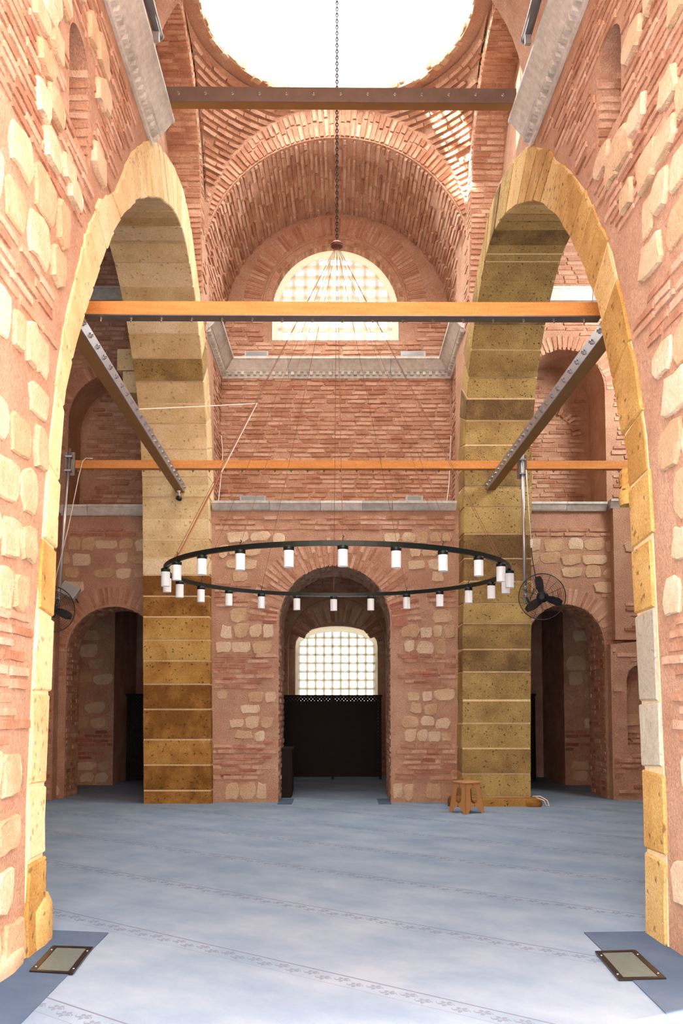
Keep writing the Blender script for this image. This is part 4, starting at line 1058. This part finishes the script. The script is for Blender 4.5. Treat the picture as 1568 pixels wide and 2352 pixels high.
part('hub', Soup().lathe([(0.045, -0.05), (0.08, -0.035), (0.085, 0.0), (0.06, 0.03), (0.02, 0.05)], tuple(hub), 16), M['rust'], ch)
s = Soup(); z = hub.z + 0.05; k = 0
while z < 16.4:
    ax = Vector((1, 0, 0)) if k % 2 else Vector((0, 1, 0)); pts = []
    for i in range(8):
        a = 2 * PI * i / 8; pts.append(Vector((hub.x, hub.y, z + 0.024)) + ax * 0.016 * math.cos(a) + Vector((0, 0, 0.030 * math.sin(a))))
    s.tube(pts, 0.0075, 4, closed=True); z += 0.044; k += 1
part('chain', s, M['chain'], ch)

# ================================================================== FANS
def fan(label, c, face, rad, pipe_top, pipe_bot, group):
    """c: hub, face: direction the fan blows"""
    root = thing('wall_fan', label, 'fan', c, group); c = Vector(c); f = Vector(face).normalized()
    q = f.to_track_quat('Z', 'Y').to_matrix(); W = lambda x, y, z: c + q @ Vector((x, y, z))
    part('rim', Soup().tube([W(rad * math.cos(2 * PI * i / 40), rad * math.sin(2 * PI * i / 40), 0) for i in range(40)], 0.008, 6, True), M['black'], root)
    def dome_(zs, nr, nm):
        s = Soup()
        for j in range(1, nr):
            r_ = rad * j / nr; z = zs * (1 - (j / nr) ** 2)
            s.tube([W(r_ * math.cos(2 * PI * i / 28), r_ * math.sin(2 * PI * i / 28), z) for i in range(28)], 0.0017, 3, True)
        for k in range(16):
            a = 2 * PI * k / 16
            s.tube([W(rad * t * math.cos(a), rad * t * math.sin(a), zs * (1 - t * t)) for t in (0.15, .4, .7, 1)], 0.0018, 3, caps=False)
        part(nm, s, M['black'], root)
    dome_(0.075, 18, 'front_grille'); dome_(-0.09, 12, 'rear_grille')
    rm = q.to_4x4(); rm.translation = c
    part('hub_cap', Soup().lathe([(0.075, -0.02), (0.07, 0.03), (0.04, 0.045)], n=18, mat=rm), M['black'], root)
    part('motor', Soup().lathe([(0.05, -0.25), (0.085, -0.23), (0.09, -0.10), (0.06, -0.06)], n=18, mat=rm), M['black'], root)
    for k in range(3):
        a = R(100 + 120 * k); s = Soup(); e = Vector((math.cos(a), math.sin(a), 0)); g = Vector((-math.sin(a), math.cos(a), 0)); pts = []
        for t, w_ in ((.18, .035), (.4, .055), (.7, .06), (.9, .035)):
            for sg in (-1, 1): pts.append(W(*(e * rad * t + g * w_ * sg + Vector((0, 0, 0.018 * sg)))))
        n_ = len(pts) // 2
        pts2 = [p - (q @ Vector((0, 0, .006))) for p in pts]
        fs_ = [(2 * i, 2 * i + 1, 2 * i + 3, 2 * i + 2) for i in range(n_ - 1)]; m_ = len(pts)
        fs_ += [tuple(m_ + x for x in f_[::-1]) for f_ in fs_] + [(2 * i, 2 * i + 2, m_ + 2 * i + 2, m_ + 2 * i) for i in range(n_ - 1)] + [(2 * i + 1, m_ + 2 * i + 1, m_ + 2 * i + 3, 2 * i + 3) for i in range(n_ - 1)] + [(0, m_, m_ + 1, 1), (m_ - 2, m_ - 1, 2 * m_ - 1, 2 * m_ - 2)]
        part('blade', s.add(pts + pts2, fs_), M['black'], root)
    pt, pb = Vector(pipe_top), Vector(pipe_bot)
    part('pipe', Soup().tube([pt, pb], 0.026, 12), M['galv'], root, True)
    part('bracket_arm', Soup().tube([pb + Vector((0, 0, .10)), (pb + c) / 2 + Vector((0, 0, -.14)) + f * -.06, c - f * 0.17 + Vector((0, 0, -.06))], 0.022, 8), M['black'], root)
    part('pipe_clamp', Soup().lathe([(0.034, -.02), (0.034, .02)], tuple(pb + Vector((0, 0, .10))), 10), M['bright_steel'], root)
    part('pipe_clamp', Soup().lathe([(0.034, -.02), (0.034, .02)], tuple(pb + Vector((0, 0, .22))), 10), M['bright_steel'], root)
    for dz in (-.13, -.35):
        pc = pt + (pb - pt) * (-dz / (pt - pb).length); part('pipe_clamp', Soup().box(pc.x - .05, pc.x + .05, pc.y - .032, pc.y + .032, pc.z - .012, pc.z + .012), M['bright_steel'], root)
    part('clamp_plate', Soup().box(pt.x - .075, pt.x + .075, pt.y + .03, pt.y + .042, pt.z - .42, pt.z - .05), M['steel'], root)
    return root
fan('black caged fan hanging from a steel pipe beside the right far pier', (3.01, 13.2, 3.215), (-0.32, -1, -0.12), 0.345, (2.79, 13.44, 5.50), (2.81, 13.44, 3.15), None)
fan('black caged fan on a steel pipe, half hidden behind the left near arch', (-4.24, 12.9, 3.0), (0.62, -0.80, 0.05), 0.34, (-4.20, 13.44, 5.55), (-4.33, 13.44, 3.12), None)

# ================================================================== STOOL
st = thing('stool', 'tan plastic stool with cut-out sides standing before the right far pier', 'stool', (1.86, 13.25, 0)); st.rotation_euler = (0, 0, R(33))
def stool_part(name, s, smooth=False): return mk(name, s, M['stool'], st, smooth)
hT, hB, H = 0.135, 0.185, 0.46
stool_part('seat', Soup().add([(x * hT * k, y * hT * k, z) for k, z in ((1.06, .435), (1.08, .45), (0.98, .465)) for x, y in ((-1, -1), (-.9, -1.03), (.9, -1.03), (1, -1), (1.03, -.9), (1.03, .9), (1, 1), (.9, 1.03), (-.9, 1.03), (-1, 1), (-1.03, .9), (-1.03, -.9))],
    [tuple(range(12))[::-1]] + [(r_ * 12 + i, r_ * 12 + (i + 1) % 12, (r_ + 1) * 12 + (i + 1) % 12, (r_ + 1) * 12 + i) for r_ in range(2) for i in range(12)] + [tuple(range(24, 36))]))
def hw(z): return hB + (hT - hB) * z / 0.44
for qx, qy in ((-1, -1), (1, -1), (1, 1), (-1, 1)):      # each leg: a corner of two tapering webs, flaring at the foot
    s = Soup()
    for ax in (0, 1):
        pr_ = [(0, .062), (.035, .070), (.075, .11), (.10, .16), (.14, .175), (.165, .115), (.19, .10), (.34, .088), (.37, .10), (.385, .13), (.44, .134)]
        vs = []
        for z, w_ in pr_:
            h_ = hw(z); w_ = min(w_, h_ - 0.0005)
            for off in (0, w_):
                for t in (0, 0.006):
                    a = h_ - off; b = h_ - t
                    vs.append((qx * a, qy * b, z) if ax == 0 else (qx * b, qy * a, z))
        n_ = len(pr_); fs_ = []
        for i in range(n_ - 1):
            a, b = i * 4, (i + 1) * 4
            fs_ += [(a, a + 2, b + 2, b), (a + 1, b + 1, b + 3, a + 3), (a, b, b + 1, a + 1), (a + 2, a + 3, b + 3, b + 2)]
        fs_ += [(0, 1, 3, 2), (4 * n_ - 4, 4 * n_ - 2, 4 * n_ - 1, 4 * n_ - 3)]
        s.add(vs, fs_)
    stool_part('leg', s)
# ================================================================== FLOOR VENTS
def vent(label, pts, group):
    """pts: far-left, far-right, near-right, near-left on the floor"""
    P = [Vector((x, y, 0)) for x, y in pts]; c = sum(P, Vector()) / 4
    root = thing('floor_vent', label, 'vent', (c.x, c.y, 0.008), group)
    B = lambda u, v: (P[0] * (1 - u) * (1 - v) + P[1] * u * (1 - v) + P[2] * u * v + P[3] * (1 - u) * v)
    def strip(u0, u1, v0, v1, z0, z1, nm, m):
        q = [B(u0, v0), B(u1, v0), B(u1, v1), B(u0, v1)]; part(nm, Soup().prism([(p.x, p.y, z0) for p in q][::-1], (0, 0, z1 - z0)), m, root)
    strip(0, .13, 0, 1, .008, .017, 'frame_side', M['ventframe']); strip(.87, 1, 0, 1, .008, .017, 'frame_side', M['ventframe'])
    strip(.13, .87, 0, .07, .008, .017, 'frame_end', M['ventframe']); strip(.13, .87, .95, 1, .008, .017, 'frame_end', M['ventframe'])
    strip(.1, .9, .05, .96, .0075, .0095, 'grille_bed', M['black'])
    for i in range(28):
        v = .08 + .86 * (i + .5) / 28; strip(.14, .86, v - .011, v + .011, .0095, .0155, 'slat', M['ventslat'])
    for u in (.065, .935):
        for v in (.18, .85):
            p = B(u, v); part('screw', Soup().lathe([(.008, 0), (.006, .003)], (p.x, p.y, .017), 8), M['bright_steel'], root)
M['ventframe'] = simple('dark_bronze', (0.035, 0.028, 0.026), 0.35, 0.6)
M['ventslat'] = simple('grey_green_slats', (0.15, 0.18, 0.17), 0.4, 0.2)
vent('floor vent grille in a dark frame at the foot of the left near wall', [(-1.90, 5.93), (-1.625, 5.90), (-1.585, 5.33), (-1.86, 5.38)], 'floor vents')
vent('floor vent grille in a dark frame at the foot of the right near wall', [(1.63, 5.80), (1.90, 5.83), (1.885, 5.24), (1.60, 5.22)], 'floor vents')

# ================================================================== FLOODLIGHTS, CAMERA, CORDS
def linear_light(label, x0, x1, y, z, h=0.10, d=0.09):
    root = thing('floodlight', label, 'floodlight', ((x0 + x1) / 2, y, z), 'linear floodlights on the marble ledges')
    part('housing', Soup().box(x0 + .012, x1 - .012, y - d / 2, y + d / 2, z + .012, z + h), M['lampbody'], root)
    part('front_glass', Soup().box(x0 + .03, x1 - .03, y - d / 2 - .006, y - d / 2, z + .028, z + h - .012), M['lampglass'], root)
    for x in (x0, x1 - .012): part('end_cap', Soup().box(x, x + .012, y - d / 2 - .01, y + d / 2, z, z + h + .005), M['bright_steel'], root)
linear_light('long floodlight on the far cornice, left below the lunette', -1.80, -1.36, 16.1, 8.05, 0.105)
linear_light('long floodlight on the far cornice, right below the lunette', 1.10, 1.56, 16.1, 8.05, 0.105)
linear_light('long floodlight on the far wall ledge, left above the round arch', -1.70, -1.26, 14.62, 4.98, 0.10)
linear_light('shorter floodlight on the far wall ledge, right above the round arch', 1.07, 1.36, 14.62, 4.98, 0.10)
def tube_light(label, x, y0, y1, z):
    root = thing('floodlight', label, 'floodlight', (x, (y0 + y1) / 2, z))
    part('housing', Soup().tube([(x, y0, z), (x, y1, z)], 0.05, 14), M['tubedark'], root, True)
    part('end_cap', Soup().tube([(x, y1, z), (x, y1 + .015, z)], 0.056, 14), M['lampbody'], root)
    part('end_cap', Soup().tube([(x, y0 - .015, z), (x, y0, z)], 0.056, 14), M['lampbody'], root)
    for y in (y0 + .1, y1 - .1): part('foot', Soup().box(x - .03, x + .03, y - .02, y + .02, z - .14, z - .045), M['lampbody'], root)
M['tubedark'] = simple('dark_grey_housing', (0.16, 0.165, 0.17), 0.3, 0.4)
tube_light('tube floodlight lying on the left near cornice', -1.87, 7.85, 8.62, 8.42)
tube_light('tube floodlight lying on the right near cornice', 1.89, 7.85, 8.66, 8.42)
fl_ = thing('floodlight', 'grey boxy floodlight on the wall behind the half-hidden left fan', 'floodlight', (-4.53, 14.9, 3.45))
rm = Matrix.Translation(Vector((-4.60, 14.86, 3.52))) @ Matrix.Rotation(R(28), 4, 'Y') @ Matrix.Rotation(R(-20), 4, 'X')
part('housing', Soup().box(-.15, .15, -.05, .05, -.11, .11, rm), M['greyplastic'], fl_)
part('front_glass', Soup().box(-.135, .135, -.056, -.05, -.095, .095, rm), M['lampbody'], fl_)
part('bracket', Soup().tube([(-4.55, 14.9, 3.45), (-4.55, 15.2, 3.36)], 0.015, 6), M['steel'], fl_)
cv = thing('security_camera', 'small black and white camera hanging at the end of the left side beam', 'camera', (-2.64, 14.15, 5.06))
part('mount', Soup().lathe([(.03, -.02), (.03, 0)], (-2.64, 14.15, 5.06), 10), M['white'], cv); part('stem', Soup().tube([(-2.64, 14.15, 5.05), (-2.62, 14.12, 4.97)], .015, 8), M['white'], cv)
part('body', Soup().tube([(-2.66, 14.18, 4.95), (-2.60, 14.02, 4.90)], .04, 12), M['black'], cv, True)
def cord(name, label, pts, r, m, cat='cord'):
    o = mk(name, Soup().tube(pts, r, 6), m, None, True); o['label'] = label; o['category'] = cat; return o
c = thing('pull_wire', 'thin wire stretched from the left side beam and bent down to the chandelier ring', 'wire', (-2.5, 11.9, 5.7))
pA, pB, pC = Vector((-2.53, 10.6, 5.20)), Vector((-1.13, 11.6, 5.62)), Vector((-2.08, 10.95, 3.37))
part('upper_wire', Soup().tube([pA, (pA + pB) / 2 - Vector((0, 0, .004)), pB], .007, 5), M['cord'], c)
part('upper_wire', Soup().tube([pB, pB + (pC - pB) * .45], .008, 5), M['cord'], c)
part('lower_wire', Soup().tube([pB + (pC - pB) * .45, pC], .009, 5), M['redcord'], c)
cord('hanging_cord', 'white cord looping off the long beam down to the left fan', [(-3.85, 13.47, 5.40), (-3.95, 13.46, 5.405), (-4.0, 13.45, 5.35), (-4.04, 13.4, 5.1), (-4.15, 13.3, 4.3), (-4.36, 13.3, 3.38)], .008, M['cord'])
cord('hanging_cord', 'white cord beside the steel pipe of the right fan', [(2.84, 13.40, 5.2), (2.855, 13.40, 4.9), (2.875, 13.40, 4.5), (2.90, 13.4, 4.12)], .008, M['cord'])
pg = thing('plug', 'white plug joining the white cord to the black fan lead', 'plug', (2.905, 13.4, 4.05))
part('socket', Soup().box(2.885, 2.925, 13.38, 13.42, 4.03, 4.12), M['cord'], pg); part('plug_body', Soup().box(2.89, 2.92, 13.385, 13.415, 3.99, 4.03), M['cord'], pg)
cord('fan_lead', 'black lead dropping from the plug into the right fan', [(2.905, 13.4, 3.99), (2.92, 13.4, 3.8), (2.96, 13.4, 3.55), (2.965, 13.38, 3.35), (2.90, 13.36, 3.27), (2.93, 13.36, 3.36), (2.87, 13.36, 3.2)], .007, M['black'])
cord('conduit', 'thin white conduit in the left corner of the far arm above the ledge', [(-2.24, 16.2, 6.6), (-2.21, 16.2, 6.3), (-2.2, 16.0, 5.9), (-2.12, 15.0, 5.02)], .008, M['cord'])
cord('conduit', 'thin white conduit in the right corner of the far arm above the ledge', [(2.04, 16.2, 6.6), (2.02, 16.2, 6.2), (1.95, 15.8, 5.6), (1.78, 14.8, 5.0)], .008, M['cord'])
cord('cable_coil', 'white cable loop lying by the foot of the right far pier', [(3.02, 14.08, .15), (3.12, 14.0, .16), (3.22, 13.95, .10), (3.24, 13.93, .02), (3.20, 13.95, .02), (3.17, 13.97, .10), (3.06, 14.03, .14)], .008, M['cord'])
# broken brick stubs at the inner edge of the right near arch
for y, z, r_ in [(6.66, 3.27, .075), (6.63, 3.12, .085)]:
    boulder((XR(y, z) + .02, y + .05, z), r_ * .9, r_, r_ * 1.9, M['ochre'], wr, 'brick_stub')
